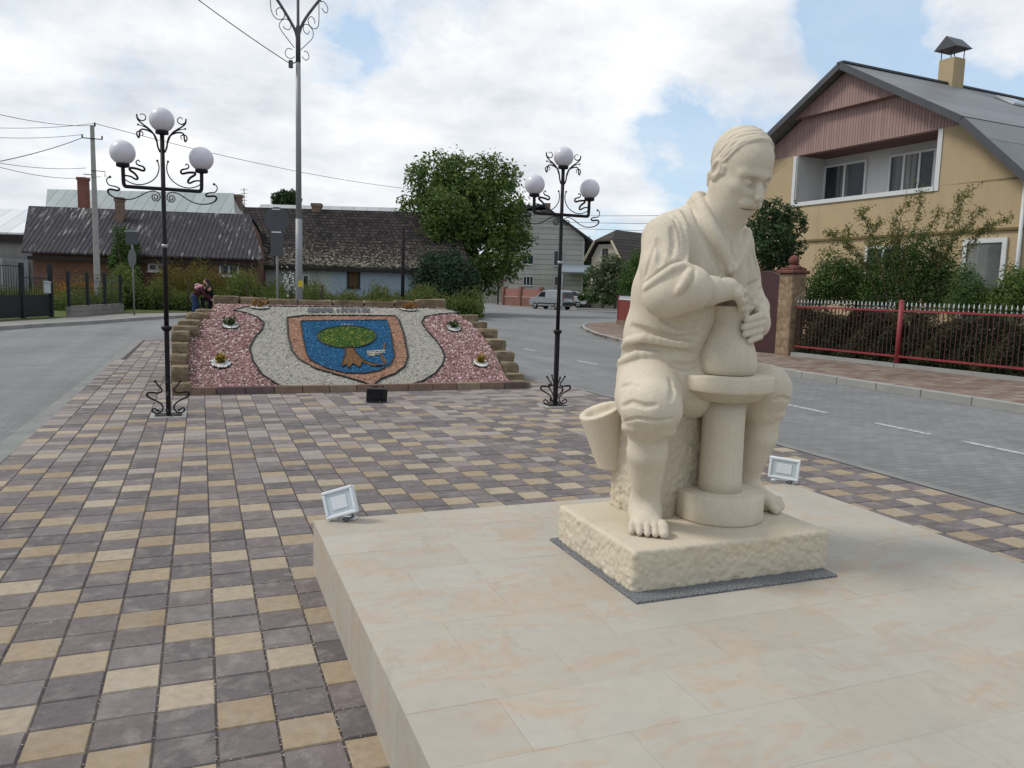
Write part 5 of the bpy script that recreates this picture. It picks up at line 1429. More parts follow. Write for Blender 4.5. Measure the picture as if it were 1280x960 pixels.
# stakes of an old field fence among the weeds
for k,(x,yy) in enumerate(((235,386),(309,385),(150,386),(402,385))):
    p=atd(x,yy,39.5+k*.4); m=MB(); m.tube([(0,0,0),(.03,.02,1.55)],[.05,.045],7); o=m.build('fence_stake',simple('old_stake',(.045,.035,.028),.95,.1,0,.3,9)); o.location=(p.x,p.y,.1)
    tag(o,'weathered dark stake standing in the weeds '+['behind the two bending people','right of the two people','at the wire mesh fence end','right of the tall grey light pole'][k],'stake','dark stakes among the weeds')

# utility pole and wires
up=atd(123,391,38.5); root=thing('utility_pole','slender pale concrete utility pole with a crossarm by the grey block wall','utility pole',(up.x,up.y,.1))
cm=simple('pale_concrete',(.33,.32,.30),.9,.1,0,.15,2); HT=zt=None
def zat(px,py,x,y):
    d=ray(px,py); t=math.hypot(x,y)/math.hypot(d[0],d[1]); return CAM[2]+d[2]*t
ztop=zat(118,157,up.x,up.y)-.1
m=MB(); m.box((0,0,ztop/2),(.30,.26,ztop),None,.03)
for v in range(len(m.v)):
    x,y,z=m.v[v]; k=1-.42*z/ztop; m.v[v]=(x*k,y*k,z)
m.build('shaft',cm,root)
m=MB(); zc=zat(118,174,up.x,up.y)-.1; m.tube([(-.42,-.12,zc),(.42,-.12,zc)],.025,6)
for x in(-.42,.42): m.tube([(x,-.12,zc),(x,-.12,zc+.16)],.035,7)
m.tube([(.12,-.05,ztop-.05),(.12,-.05,ztop+.13)],.04,7); m.build('crossarm',M_dark,root)
m=MB(); z2=zat(119,214,up.x,up.y)-.1; m.tube([(-.1,-.16,z2),(.5,-.16,z2),(.5,-.16,z2-.25)],.02,6); m.tube([(-.42,-.16,z2-.2),(-.05,-.16,z2-.2)],.02,6); m.build('side_bracket',M_dark,root)
M_wire=simple('black_cable',(.05,.05,.055),.7,.2,0,0)
def wire(label,a,b,sag=.25,r=.010):
    A=Vector(a);B=Vector(b); m=MB(); m.tube([A+(B-A)*t-Vector((0,0,4*sag*t*(1-t))) for t in np.linspace(0,1,17)],r,4); o=m.build('power_line',M_wire); tag(o,label,'cable','overhead cables'); return o
T=Vector((up.x,up.y,.1))
wire('thin cable from the concrete pole top rising to the upper left',T+Vector((.1,0,ztop)),atd(-60,128,22),.2)
wire('level cable from the concrete pole top to the left edge',T+Vector((.1,0,ztop+.1)),atd(-60,157,30),.15)
wire('cable from the left crossarm end to the left edge',T+Vector((-.42,-.1,zc+.15)),atd(-60,168,30),.15)
wire('thick cable falling from the crossarm to the left edge',T+Vector((-.42,-.1,zc)),atd(-60,212,26),.15,.016)
wire('low cable from the side bracket to the left edge, upper of two',T+Vector((-.3,-.15,z2+.1)),atd(-60,192,26),.2)
wire('lowest cable passing in front of the tin roof to the left edge',T+Vector((.3,-.15,z2-.25)),atd(-60,190,24),.35)
wire('long cable running right from the concrete pole to the walnut tree',T+Vector((.12,0,ztop+.1)),atd(510,236,60),.35,.014)
wire('cable from the tall light pole going up out of the top left',(1.82,17.57,6.15),atd(190,-45,14),.05,.010)
for k,(y0,y1) in enumerate(((283,281),(276,268),(290,292))):
    wire('distant %s cable crossing the sky right of the lamp'%['middle','upper','lower'][k],atd(640,y0-8,85),atd(1000,y1-4,85),.3,.022)

# signs seen from behind
M_sb=simple('sign_back_grey',(.07,.076,.085),.6,.3,.2,.12,3); M_sp=simple('sign_post_grey',(.20,.20,.20),.6,.3,.2,.1)
s1=at(168,397.5,.0); r=thing('road_sign','thin road sign post with a rectangular plate above an edge-on disc, on the left footpath','road sign',(s1.x,s1.y,.1),view)
H=lambda y:zat(167,y,s1.x,s1.y)-.1
m=MB(); m.tube([(0,0,0),(0,0,H(289))],.035,8); m.build('post',M_sp,r)
part('rectangular_plate',M_sb,r,(-.26,.26,-.045,-.035,H(305.5),H(289.5))); part('plate_edge',simple('pale_plate_edge',(.45,.46,.47),.6),r,(-.26,.26,-.048,-.034,H(289.4),H(288.6)))
m=MB(); zc2=(H(311)+H(334))/2; rr=(H(311)-H(334))/2
m.lathe([(rr,-.006),(rr,.006)],(0,-.05,zc2),28,Matrix.Rotation(R(-40),3,'Z')@Matrix.Rotation(PI/2,3,'X'),False); m.build('disc_plate',M_sb,r)
r=thing('road_sign','grey back of a large round road sign over a plate, left of the tall pole','road sign',(1.99,22.96,0),view)
H=lambda y:zat(347,y,1.99,22.96)
m=MB(); m.tube([(0,0,0),(0,0,H(261))],.035,8); m.build('post',M_sp,r)
zc2=(H(259)+H(290))/2; rr=(H(259)-H(290))/2
m=MB(); m.lathe([(rr,-.006),(rr,.006)],(0,-.05,zc2),36,Matrix.Rotation(PI/2,3,'X'),False); m.build('disc_plate',M_sb,r)
part('rectangular_plate',M_sb,r,(-.165,.185,-.055,-.045,H(320),H(291.5)))
pcm=simple('pale_clamp',(.50,.52,.53),.5)
m=MB(); m.box((0,-.06,H(290.5)),(.26,.03,.04)); m.build('clamp',pcm,r)
m=MB(); m.box((0,-.06,H(262)),(.22,.03,.035)); m.build('clamp',pcm,r)
# dark wooden pole near the walnut
p=atd(503,388,45); m=MB(); m.tube([(0,0,0),(0,0,zat(503,285,p.x,p.y))],[.11,.085],9); o=m.build('wooden_pole',simple('creosote_wood',(.022,.019,.02),.9,.1,0,.2)); o.location=(p.x,p.y,0); tag(o,'dark wooden pole standing before the whitewashed house, left of the walnut tree','pole')
# brick fence and gate of the grey house
pa=atd(630,378.8,90); pb=atd(676,381.5,84); d=pb-pa; fw=thing('brick_fence','low red brick fence with pillars and a pale band in front of the grey house','fence',(pa.x,pa.y,0),math.atan2(d.y,d.x)); L=math.hypot(d.x,d.y)
RBk=brick('fence_brick',(.22,.085,.065),(.17,.07,.055),(.2,.15,.12),.25,.08)
part('wall',RBk,fw,(0,L,-.12,.12,0,.95)); part('pale_band',simple('pale_band',(.40,.30,.26),.8),fw,(0,L,-.15,.15,.952,1.03)); part('infill_panel',simple('pink_slats',(.26,.12,.10),.8,.2,0,.15),fw,(0,L,-.06,.06,1.032,1.85))
for f in(0,.48,1): part('pillar',RBk,fw,(L*f-.22,L*f+.22,-.25,.25,0,2.1))
pa=atd(601,377.5,92); g=thing('wrought_gate','dark wrought iron gate beside the brick fence under the walnut branches','gate',(pa.x,pa.y,0),view)
part('post',M_dark,g,(-.1,.12,-.1,.1,0,2.4)); part('post',M_dark,g,(1.9,2.1,-.1,.1,0,2.6)); part('lintel',simple('brown_lintel',(.10,.06,.045),.8),g,(.3,3.0,-.2,.2,2.65,2.95))
m=MB()
for k in range(10): m.tube([(.2+k*.17,0,.1),(.2+k*.17,0,2.2)],.02,4)
m.tube([(.2+1.6*t,0,1.6+.5*math.sin(PI*t)) for t in np.linspace(0,1,9)],.04,5); m.build('bars',M_dark,g)
pa=at(722,384.5,.12); pb=at(800,387.5,.12); d=pb-pa; L=math.hypot(d.x,d.y); f2=thing('field_fence','low drab wire fence along the far footpath right of the van','fence',(pa.x,pa.y,.1),math.atan2(d.y,d.x))
for f in(0,.2,.4,.6,.8,1): part('post',M_dark,f2,(L*f-.06,L*f+.06,-.06,.06,0,1.5))
m=MB()
for k in range(5): m.tube([(0,0,.3+.28*k),(L,0,.3+.28*k)],.012,4)
m.build('wires',M_dark,f2); part('low_wall',simple('drab_wall',(.14,.135,.115),.95,.1,0,.25,3),f2,(0,L,.08,.2,-.1,1.05))

# ---------------------------------------------------------------- vehicles
def car_mat(name,c):
    m=NT(name,.32,.5); m.color(c); m.b.inputs['Coat Weight'].default_value=.4; return m.mat
M_tyre=simple('tyre',(.015,.015,.016),.9,.2,0,0); M_rim=simple('wheel_rim',(.42,.43,.44),.4,.5,.5,.05); M_plas=simple('black_trim',(.02,.02,.022),.6,.3,0,0)
M_carglass=NT('car_glass',.08,.4); M_carglass.color((.012,.015,.018)); M_carglass=M_carglass.mat
def vehicle(name,label,cat,loc,rz,prof,glassside,W,paint,wheels,rear):
    """prof: side outline (x,z), front at +x; the section narrows towards the roof"""
    root=thing(name,label,cat,loc,rz); zs=[p[1] for p in prof]; zm=max(zs)
    def half(z): return W/2*(1-.13*max(0,(z-.95)/(zm-.95))**1.4 if z>.95 else 1-.05*max(0,(.5-z)/.5))
    bm=bmesh.new(); n=len(prof)
    L=[bm.verts.new((x,-half(z),z)) for x,z in prof]; Rr=[bm.verts.new((x,half(z),z)) for x,z in prof]
    bm.faces.new(L); bm.faces.new(list(reversed(Rr)))
    for i in range(n): bm.faces.new((L[i],Rr[i],Rr[(i+1)%n],L[(i+1)%n]))
    bmesh.ops.recalc_face_normals(bm,faces=bm.faces[:])
    ed=[e for e in bm.edges if abs(e.verts[0].co.y-e.verts[1].co.y)<.3]
    bmesh.ops.bevel(bm,geom=ed,offset=.07,segments=3,affect='EDGES',clamp_overlap=True)
    me=bpy.data.meshes.new('body'); bm.to_mesh(me); bm.free()
    link('body',me,paint,root)
    for s in(-1,1):
        for gz in glassside:
            m=MB(); pts=[(x,s*(half(z)+.006),z) for x,z in gz]; m.extr(pts,(0,-s*.02,0)); m.build('side_window',M_carglass,root)
        m=MB(); m.box((-.05,s*(W/2+.004),.56),(2.2,.03,.10),None,.01); m.build('side_moulding',M_plas,root)
    for x in wheels:
        for s in(-1,1):
            m=MB(); Mx=Matrix.Rotation(PI/2,3,'X'); m.lathe([(.20,-.09),(.29,-.10),(.315,-.06),(.315,.06),(.29,.10),(.20,.09)],(x,s*(W/2-.09),.315),24,Mx); wh=m.build('wheel',M_tyre,root)
            m=MB(); m.lathe([(.02,-.02),(.16,-.03),(.205,.0),(.21,.03),(.02,.03)],(x,s*(W/2-.025),.315),18,Mx); m.build('rim',M_rim,wh)
            m=MB(); m.lathe([(.0001,0),(.38,0)],(x,s*(W/2-.0005),.34),20,Mx,False,False)
    for nm,pts,mt in rear:
        m=MB(); m.extr([Vector(p) for p in pts],(-.025,0,0)); m.build(nm,mt,root)
    return root
va=Vector((31.2,68.3,0)); vb=Vector((36.0,70.2,0))
van_p=[(-2.02,.42),(-2.06,.75),(-2.0,1.05),(-1.93,1.70),(-1.80,1.80),(-.3,1.83),(.35,1.78),(.75,1.58),(1.28,1.16),(1.85,1.04),(2.05,.85),(2.08,.45),(1.98,.30),(-1.95,.30)]
LT=simple('red_tail_light',(.25,.012,.012),.3,.5,0,0); HL=simple('headlight_glass',(.55,.58,.60),.15,.5,0,0)
def q(x,y0,y1,z0,z1,x2=None): x2=x if x2 is None else x2; return [(x,y0,z0),(x,y1,z0),(x2,y1,z1),(x2,y0,z1)]
vp=at(689,386.6,0); 
van=vehicle('delivery_van','silver grey small van with dark rear windows parked by the far kerb','van',(vp.x,vp.y,0),R(178),van_p,[[(1.02,1.16),(.62,1.58),(.12,1.64),(.10,1.14)],[(-1.72,1.22),(-1.70,1.62),(-1.42,1.62),(-1.42,1.22)]],1.72,car_mat('silver_paint',(.27,.29,.315)),(1.32,-1.32),
  [('rear_window',q(-2.03,-.66,.66,1.08,1.62,-1.955),M_carglass),('rear_bumper',q(-2.085,-.80,.80,.40,.70),M_plas),('tail_light',q(-2.05,.68,.80,.85,1.4,-1.98),LT),('tail_light',q(-2.05,-.80,-.68,.85,1.4,-1.98),LT),('number_plate',q(-2.07,-.26,.26,.80,.92),M_white),
   ('windscreen',q(1.27,-.68,.68,1.18,1.56,.78),M_carglass),('headlight',q(2.09,.50,.80,.72,.92),HL),('headlight',q(2.09,-.80,-.50,.72,.92),HL)])
m=MB(); m.box((-2.0,0,1.0),(.1,.1,.1)) if False else None
van.rotation_euler=(0,0,R(116))
sed_p=[(-2.1,.40),(-2.15,.80),(-1.75,.95),(-1.15,1.38),(.35,1.42),(1.05,.98),(1.95,.84),(2.1,.60),(2.08,.35),(-2.0,.30)]
sp=atd(706,383.5,80)
sd_=vehicle('parked_car','pale grey car mostly hidden behind the silver van','car',(sp.x,sp.y,.12),R(158-21.6+20),[(x,z*1.18) for x,z in sed_p],[[(.85,1.17),(.32,1.58),(-.30,1.62),(-.30,1.15)],[(-.36,1.15),(-.36,1.62),(-1.05,1.58),(-1.5,1.18)]],1.74,car_mat('pale_paint',(.46,.46,.45)),(1.3,-1.28),
  [('tail_light',q(-2.16,.55,.80,.78,.95),LT),('tail_light',q(-2.16,-.80,-.55,.78,.95),LT),('rear_window',q(-1.78,-.62,.62,1.18,1.58,-1.22),M_carglass)])

# ---------------------------------------------------------------- two people bending at the edge of the weeds
def person(label,loc,rz,J,skin,top,bot,hairc,hairj,shoes):
    """J: joint dictionary in local metres (x right, y back, z up), facing -y"""
    root=thing('person',label,'person',loc,rz)
    def fld(lo,hi,h=.016): return Field(lo,hi,h)
    lo=(-.7,-.9,-.02); hi=(.7,.7,1.75)
    f=fld(lo,hi)
    f.ell(J['head'],(.085,.10,.115),None,k=.02); f.ell(np.array(J['head'])+np.array((0,-.045,-.06)),(.06,.06,.06),None,k=.03); f.cap(np.array(J['head'])+np.array((0,-.10,-.01)),np.array(J['head'])+np.array((0,-.115,-.04)),.014,.018,k=.01)
    for s in(-1,1): f.ell(np.array(J['head'])+np.array((s*.085,0,-.01)),(.015,.025,.035),None,k=.01)
    f.cap(J['neck'],np.array(J['head'])+np.array((0,.02,-.06)),.055,.05,k=.03)
    f.chain([J['hip'],J['waist'],J['chest'],J['neck']],[.14,.125,.145,.07],k=.05)
    for s in('l','r'):
        f.chain([J['sh'+s],J['el'+s],J['wr'+s]],[.06,.045,.034],k=.03)
        w=np.array(J['wr'+s]); e=np.array(J['el'+s]); d=unit(w-e); sd=unit(np.cross(d,(0,0,1.)) if abs(d[2])<.9 else (1,0,0))
        f.cap(w,w+d*.08,.03,.034,k=.02)
        for i in range(4): b=w+d*.08+sd*(i-1.5)*.02; f.chain([b,b+d*.04,b+d*.065-np.array((0,0,.02))],.0095,k=.006)
        f.cap(w+d*.03+sd*.03,w+d*.075+sd*.055,.012,.009,k=.01)
        f.chain([J['hp'+s],J['kn'+s],J['an'+s]],[.095,.065,.042],k=.04)
        a=np.array(J['an'+s]); t=np.array(J['to'+s]); f.cap(a,t,.045,.035,k=.02)
    V,F=f.skin(); mesh_np('body',V,F,skin,root,True)
    g=fld(lo,hi); g.chain([J['hip'],J['waist'],J['chest'],np.array(J['neck'])-np.array((0,0,.03))],[.158,.145,.165,.085],k=.06)
    for s in('l','r'): g.chain([J['sh'+s],J['el'+s],J['wr'+s]],[.078,.06,.048],k=.03)
    V,F=g.skin(); mesh_np('jacket',V,F,top,root,True)
    g=fld(lo,hi); g.ell(J['hip'],(.172,.16,.13),None,k=.03)
    for s in('l','r'): g.chain([J['hp'+s],J['kn'+s],J['an'+s]],[.112,.08,.058],k=.04)
    V,F=g.skin(); mesh_np('trousers',V,F,bot,root,True)
    g=fld(lo,hi); g.ell(np.array(J['head'])+np.array((0,.022,.022)),(.102,.108,.118),None,k=.02); g.chain(hairj,[.08,.07,.045][:len(hairj)],k=.04)
    V,F=g.skin(); mesh_np('hair',V,F,hairc,root,True)
    for s in('l','r'):
        g=MB(); a=Vector(J['an'+s]); t=Vector(J['to'+s]); d=(t-a); d.z=0; d.normalize(); an=math.atan2(d.y,d.x)
        c=(a+t)/2; g.box((c.x,c.y,max(.045,c.z-.01)),(.27,.10,.09),Matrix.Rotation(an,3,'Z'),.03); g.build('shoe',shoes,root)
    return root
SK=simple('skin',(.42,.25,.18),.6,.3,0,.05); 
bent=dict(hip=(0,.12,.86),waist=(0,.0,1.0),chest=(0,-.20,1.13),neck=(0,-.36,1.20),head=(0,-.50,1.23),shl=(.17,-.30,1.16),shr=(-.17,-.30,1.16),ell=(.22,-.40,.90),elr=(-.22,-.42,.90),wrl=(.12,-.58,.76),wrr=(-.10,-.60,.76),hpl=(.09,.12,.84),hpr=(-.09,.12,.84),knl=(.11,.05,.47),knr=(-.10,.10,.47),anl=(.11,.14,.09),anr=(-.11,.16,.09),tol=(.13,-.06,.05),tor=(-.13,-.04,.05))
kneel=dict(hip=(0,.10,.80),waist=(0,.04,1.0),chest=(0,-.04,1.22),neck=(0,-.09,1.38),head=(0,-.13,1.53),shl=(.17,-.06,1.32),shr=(-.17,-.06,1.32),ell=(.22,-.14,1.06),elr=(-.20,-.16,1.06),wrl=(.10,-.36,.98),wrr=(-.08,-.36,.98),hpl=(.09,.10,.80),hpr=(-.09,.10,.80),knl=(.10,-.33,.74),knr=(-.10,.04,.44),anl=(.10,-.30,.34),anr=(-.10,.16,.08),tol=(.11,-.48,.30),tor=(-.12,-.04,.05))
den=simple('blue_denim',(.035,.055,.12),.9,.1,0,.2,20); blkc=simple('black_cloth',(.012,.012,.016),.9,.1,0,.1,20); drk=simple('dark_maroon_cloth',(.05,.018,.022),.9,.1,0,.1,20); brn=simple('dark_hair',(.016,.010,.008),.6,.3,0,.1,30); shw=simple('shoe_dark',(.03,.03,.035),.6)
pp=at(250,394.5,.115); p1_=person('person in a dark maroon top and blue jeans bending forward under a pink backpack','',(0,0,0),bent,SK,drk,den,brn,[(0,-.46,1.29),(0,-.44,1.20)],shw) if False else person('person in dark maroon top and blue jeans bending forward at the weeds',(pp.x-.1,pp.y-.3,.116),R(70),bent,SK,drk,den,brn,[(0,-.46,1.27),(0,-.42,1.17)],shw)
pq=at(262,394.5,.115); person('person with long dark hair in black, one knee raised, facing the bending person',(pq.x+.0,pq.y-.2,.116),R(-75),kneel,SK,blkc,blkc,brn,[(0,-.06,1.52),(0,.04,1.36),(0,.06,1.22)],shw)
bp=thing('backpack','pink and white backpack worn by the bending person','backpack',(pp.x-.1,pp.y-.3,.116),R(70)); Mb=Matrix.Rotation(R(-52),3,'X')
m=MB(); m.box((0,-.08,1.27),(.30,.36,.17),Matrix.Rotation(R(-24),3,'X'),.06); m.build('bag',simple('pink_fabric',(.55,.26,.28),.8,.2,0,.2,12),bp)
m=MB(); m.box((0,.0,1.38),(.22,.17,.07),Matrix.Rotation(R(-24),3,'X'),.025); m.build('front_pocket',simple('pale_pink_fabric',(.52,.40,.40),.8,.2,0,.1),bp)
m=MB()
for s in(-1,1): m.tube([(s*.11,.10,1.22),(s*.13,-.02,1.06),(s*.13,-.22,1.09),(s*.11,-.26,1.25)],.022,6)
m.build('straps',blkc,bp)
# ================================================================ trees, shrubs and weeds
LM={}
def lm(key,stops,rough=.6):
    if key not in LM: LM[key]=leaf_mat('leaf_'+key,stops,rough)
    return LM[key]
M_bark=simple('grey_bark',(.075,.06,.045),.95,.1,0,.3,6,.4,14)
ST=dict(walnut=[(0,(.030,.062,.014)),(.4,(.075,.13,.027)),(.8,(.125,.18,.04)),(1,(.21,.19,.05))],
        elder=[(0,(.016,.038,.020)),(.5,(.036,.070,.036)),(1,(.065,.105,.055))],
        dark=[(0,(.016,.034,.012)),(.5,(.034,.066,.022)),(1,(.07,.11,.042))],
        hedge=[(0,(.024,.030,.012)),(.5,(.055,.062,.026)),(1,(.10,.092,.048))],
        green=[(0,(.028,.062,.014)),(.5,(.06,.115,.026)),(1,(.11,.175,.04))],
        shoot=[(0,(.06,.085,.022)),(.5,(.12,.14,.036)),(1,(.20,.18,.06))],
        pale=[(0,(.04,.07,.026)),(.5,(.085,.12,.05)),(1,(.24,.26,.17))],
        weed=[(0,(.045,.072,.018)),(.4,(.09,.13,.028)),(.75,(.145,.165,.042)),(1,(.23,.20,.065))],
        gold=[(0,(.06,.07,.015)),(.5,(.13,.115,.022)),(1,(.22,.165,.03))],
        orange=[(0,(.20,.07,.012)),(1,(.42,.19,.03))])
def crown_pts(lobes,n,rng,shell=.55):
    """leaf spots: clumps gathered towards the outside of every lobe"""
    vol=np.array([l[3]*l[4]*l[5] for l in lobes]); k=rng.choice(len(lobes),n,p=vol/vol.sum())
    L=np.array(lobes)[k]; d=rng.randn(n,3); d/=np.linalg.norm(d,axis=1,keepdims=True)
    r=np.where(rng.rand(n)<shell,1-np.abs(rng.randn(n))*.13,rng.rand(n)**.45)[:,None]
    return L[:,:3]+d*r*L[:,3:6]+rng.randn(n,3)*.03*L[:,3:6], d
def clumped(lobes,n,rng,cl=9,spread=.16,shell=.6):
    m=n//cl; C,D=crown_pts(lobes,m,rng,shell)
    P=np.repeat(C,cl,0); sp=spread*np.array([np.mean([l[3] for l in lobes])]*3)
    t=np.repeat(rng.rand(m),cl)*.7+rng.rand(m*cl)*.3
    return P+rng.randn(m*cl,3)*sp,np.repeat(D,cl,0)*.8+rng.randn(m*cl,3)*.8+np.array([0,0,.5]),t
def tree(name,label,cat,loc,trunk,lobes,n,size,key,seed,group=None,limbs=7,aspect=.55,tr=.16,bark=None,cl=9,spread=.16):
    rng=np.random.RandomState(seed); root=thing(name,label,cat,loc,0,group)
    if trunk>0:
        m=MB(); top=Vector((0,0,trunk)); m.tube([(0,0,-.1),(tr*.2,0,trunk*.5),tuple(top)],[tr*1.25,tr,tr*.8],9)
        for q in range(limbs):
            l=lobes[q%len(lobes)]; e=Vector(l[:3])+Vector(rng.randn(3))*l[3]*.35; mid=top.lerp(e,.5)+Vector(rng.randn(3))*.12*trunk
            m.tube([top-Vector((0,0,trunk*.15*rng.rand())),mid,e],[tr*.6,tr*.35,tr*.12],6)
        m.build('trunk',bark or M_bark,root)
    P,N,t=clumped(lobes,n,rng,cl,spread)
    leaf_mesh('crown' if trunk>0 else 'foliage',P,N,rng.uniform(.65,1.35,len(P))*size,t,lm(key,ST[key]),root,aspect,seed)
    return root
# walnut behind the bed
D=52.0; c=atd(580,388.5,D); B=Vector((c.x,c.y,.1)); rx=Vector(_r0); 
def lobe_px(x,y,r,base,depth,sq=1.0,back=0.0):
    p=atd(x,y,depth+back)-base; k=r*depth/FPX; return (p.x,p.y,p.z,k,k,k*sq)
lob=[lobe_px(*q,B,D) for q in ()]
for (x,y,r,bk) in ((545,228,34,0),(575,222,30,-1),(610,220,28,.5),(532,265,32,.5),(575,265,46,-1.5),(618,262,40,0),(640,292,28,-.5),(560,305,38,-1),(605,318,38,-1.2),(640,328,20,-.5),(525,300,20,.5),(570,345,34,-.6),(520,222,13,.6),(636,222,17,.8),(650,308,14,0),(612,350,16,-.6)):
    lob.append(lobe_px(x,y,r,B,D,.95,bk))
tree('walnut_tree','big spreading green walnut tree at the centre, beside the pale blue house','tree',B,2.6,lob,27000,.27,'walnut',3,None,22,.5,.32,None,14,.15)
D=47.5; c=atd(566,389.5,D); B=Vector((c.x,c.y,.1))
lob=[lobe_px(x,y,r,B,D,1,b) for (x,y,r,b) in ((545,338,22,0),(570,345,24,-.3),(528,350,16,0),(585,362,15,.1),(560,372,26,-.2),(582,380,14,0),(540,330,14,.3),(563,326,14,.4),(580,352,19,0),(578,372,16,-.2),(572,384,16,-.3),(556,384,14,-.3))]
tree('elder_bush','dark blue-green elder bush crouching under the walnut tree','bush',B,.9,lob,12000,.20,'elder',4,None,8,.5,.12,None,9,.2)
D=80; c=atd(357,388,D); B=Vector((c.x,c.y,0))
tree('round_tree','distant round dark tree top peeping over the long grey roof','tree',B,7,[lobe_px(x,y,r,B,D,.8) for x,y,r in ((349,247,9),(362,246,10),(356,252,14),(370,252,7))],2200,.35,'dark',5,None,4,.6,.25)
D=46.5-3.2; c=atd(157,390,D); B=Vector((c.x,c.y,.1))
tree('slender_tree','slender ivy-green young tree against the brick cottage behind the concrete pole','tree',B,1.6,[lobe_px(x,y,r,B,D,1.25,b) for x,y,r,b in ((153,290,9,0),(158,310,14,0),(152,328,14,.2),(160,345,15,-.2),(150,362,15,0),(164,366,11,.1),(147,305,7,.2))],6500,.16,'green',6,None,7,.5,.09)
# trees and bushes beyond the junction
D=66; c=atd(787,384,D); B=Vector((c.x,c.y,.1))
tree('apple_tree','small pale green apple tree with a dark forked trunk in front of the cream cottage','tree',B,1.5,[lobe_px(x,y,r,B,D,.8,b) for x,y,r,b in ((765,330,14,0),(745,340,12,0),(780,345,16,-.4),(755,355,15,0),(770,360,16,-.3),(790,335,11,.3),(742,357,9,0))],6500,.23,'pale',7,None,7,.55,.13,simple('dark_bark',(.03,.024,.02),.95,.1,0,.2))
D=62; c=atd(795,386,D); B=Vector((c.x,c.y,.1))
tree('garden_bush','mid green bush beside the red corner fence left of the statue','bush',B,.5,[lobe_px(x,y,r,B,D,1.1) for x,y,r in ((795,345,18),(806,335,18),(786,362,15),(808,362,18),(798,325,11))],5000,.20,'green',8,None,5,.5,.1)
D=110; c=atd(735,380,D); B=Vector((c.x,c.y,0))
tree('far_tree','olive green tree showing between the grey house and the cream cottage','tree',B,3,[lobe_px(x,y,r,B,D,1.1) for x,y,r in ((736,312,10),(734,326,9),(744,320,8))],1500,.5,'green',9,None,3,.6,.2)
for k,(x,y,r,D) in enumerate(((742,371,9,70),(760,372,10,69),(728,370,6,71))):
    c=atd(x,385,D); B=Vector((c.x,c.y,.1)); rt=tree('flowering_shrub','low white-flowered shrub on the far verge, '+['below the apple tree trunk','right of its neighbours','nearest the van'][k],'shrub',B,0,[lobe_px(x,y,r,B,D,.8)],700,.2,'green',60+k,'white-flowered shrubs on the far verge')
    rng=np.random.RandomState(k); P,N,t=clumped([lobe_px(x,y-1,r,B,D,.8)],140,rng,4,.05); leaf_mesh('blossom',P,N,np.full(len(P),.16),t,lm('white',[(0,(.45,.47,.45)),(1,(.62,.62,.58))]),rt,.8,k)
# right hand garden
GB=.215
D=21.5; c=atd(965,420,D); B=Vector((c.x,c.y,GB))
tree('laurel_tree','dark glossy-leaved small tree rising behind the stone gate pillars','tree',B,1.3,[lobe_px(x,y,r,B,D,.95,b) for x,y,r,b in ((966,268,22,0),(950,285,22,.3),(985,282,22,0),(965,305,28,-.3),(992,308,14,.1),(945,310,20,.3),(972,328,24,0),(998,340,8,0),(955,258,9,0),(990,262,9,0))],6500,.105,'dark',11,None,9,.48,.07,None,6,.12)
D=21; 
def hedge_poly(label,s0,s1,z1,key,seed,n,off=.55,w=.7,size=.06):
    a=fpt(s0,off); b=fpt(s1,off); rng=np.random.RandomState(seed); L=math.hypot(b[0]-a[0],b[1]-a[1]); root=thing('hedge',label,'hedge',((a[0]+b[0])/2,(a[1]+b[1])/2,GB),FA)
    P=np.stack([rng.uniform(-L/2,L/2,n),rng.uniform(-w/2,w/2,n),rng.uniform(0,1,n)**.9*z1],1)
    hh=z1*(1-.10*np.sin(P[:,0]*3.1)-.06*np.sin(P[:,0]*7.7)); P[:,2]*=hh/z1
    f=rng.rand(n)<.6; P[f,1]=w/2+rng.randn(f.sum())*.05+.05*np.sin(P[f,0]*9+P[f,2]*8)
    leaf_mesh('foliage',P,rng.randn(n,3)+np.array([0,1.2,.5]),rng.uniform(.6,1.4,n)*size,np.clip(rng.rand(n)*.6+.4*(.5+.5*np.sin(P[:,0]*4+P[:,2]*5)),0,1),lm(key,ST[key]),root,.55,seed)
    m=MB()
    for k in range(int(L/.18)):
        x=-L/2+k*.18; m.tube([(x,0,0),(x+rng.uniform(-.08,.08),rng.uniform(-.1,.2),z1*.85)],[.014,.006],5)
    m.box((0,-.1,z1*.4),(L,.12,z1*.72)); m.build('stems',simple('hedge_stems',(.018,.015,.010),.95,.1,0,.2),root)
hedge_poly('clipped dark olive hedge filling the red fence between gate pillar and round post',0,2.9,1.08,'hedge',12,26000)
hedge_poly('clipped dark olive hedge behind the red fence at the right edge',-6.5,-.05,1.08,'hedge',13,44000)
def gbush(name,label,pts,n,size,key,seed,D,cl=8,trunk=.4,sp=.18):
    c=atd(pts[0][0],425,D); B=Vector((c.x,c.y,GB)); return tree(name,label,'bush',B,trunk,[lobe_px(x,y,r,B,D,1,b) for x,y,r,b in pts],n,size,key,seed,None,6,.5,.035,None,cl,sp)
gbush('garden_bush','rounded fresh green bush above the fence just right of the gate pillar',((1045,350,26,0),(1025,362,22,.2),(1066,362,24,0),(1040,328,17,.1),(1017,372,16,0),(1082,370,20,0),(1062,340,16,0)),9500,.068,'green',14,20.0)
gbush('garden_bush','dense green bush below the long arching shoots, behind the red fence',((1110,345,24,0),(1140,340,24,.1),(1165,355,24,0),(1120,370,24,-.1),(1090,365,18,0),(1150,375,26,0),(1185,372,18,.1),(1105,312,18,.1),(1150,308,19,.1),(1128,325,22,0),(1172,335,20,.1),(1085,340,18,.1),(1190,352,18,.2)),19000,.062,'green',15,19.2)
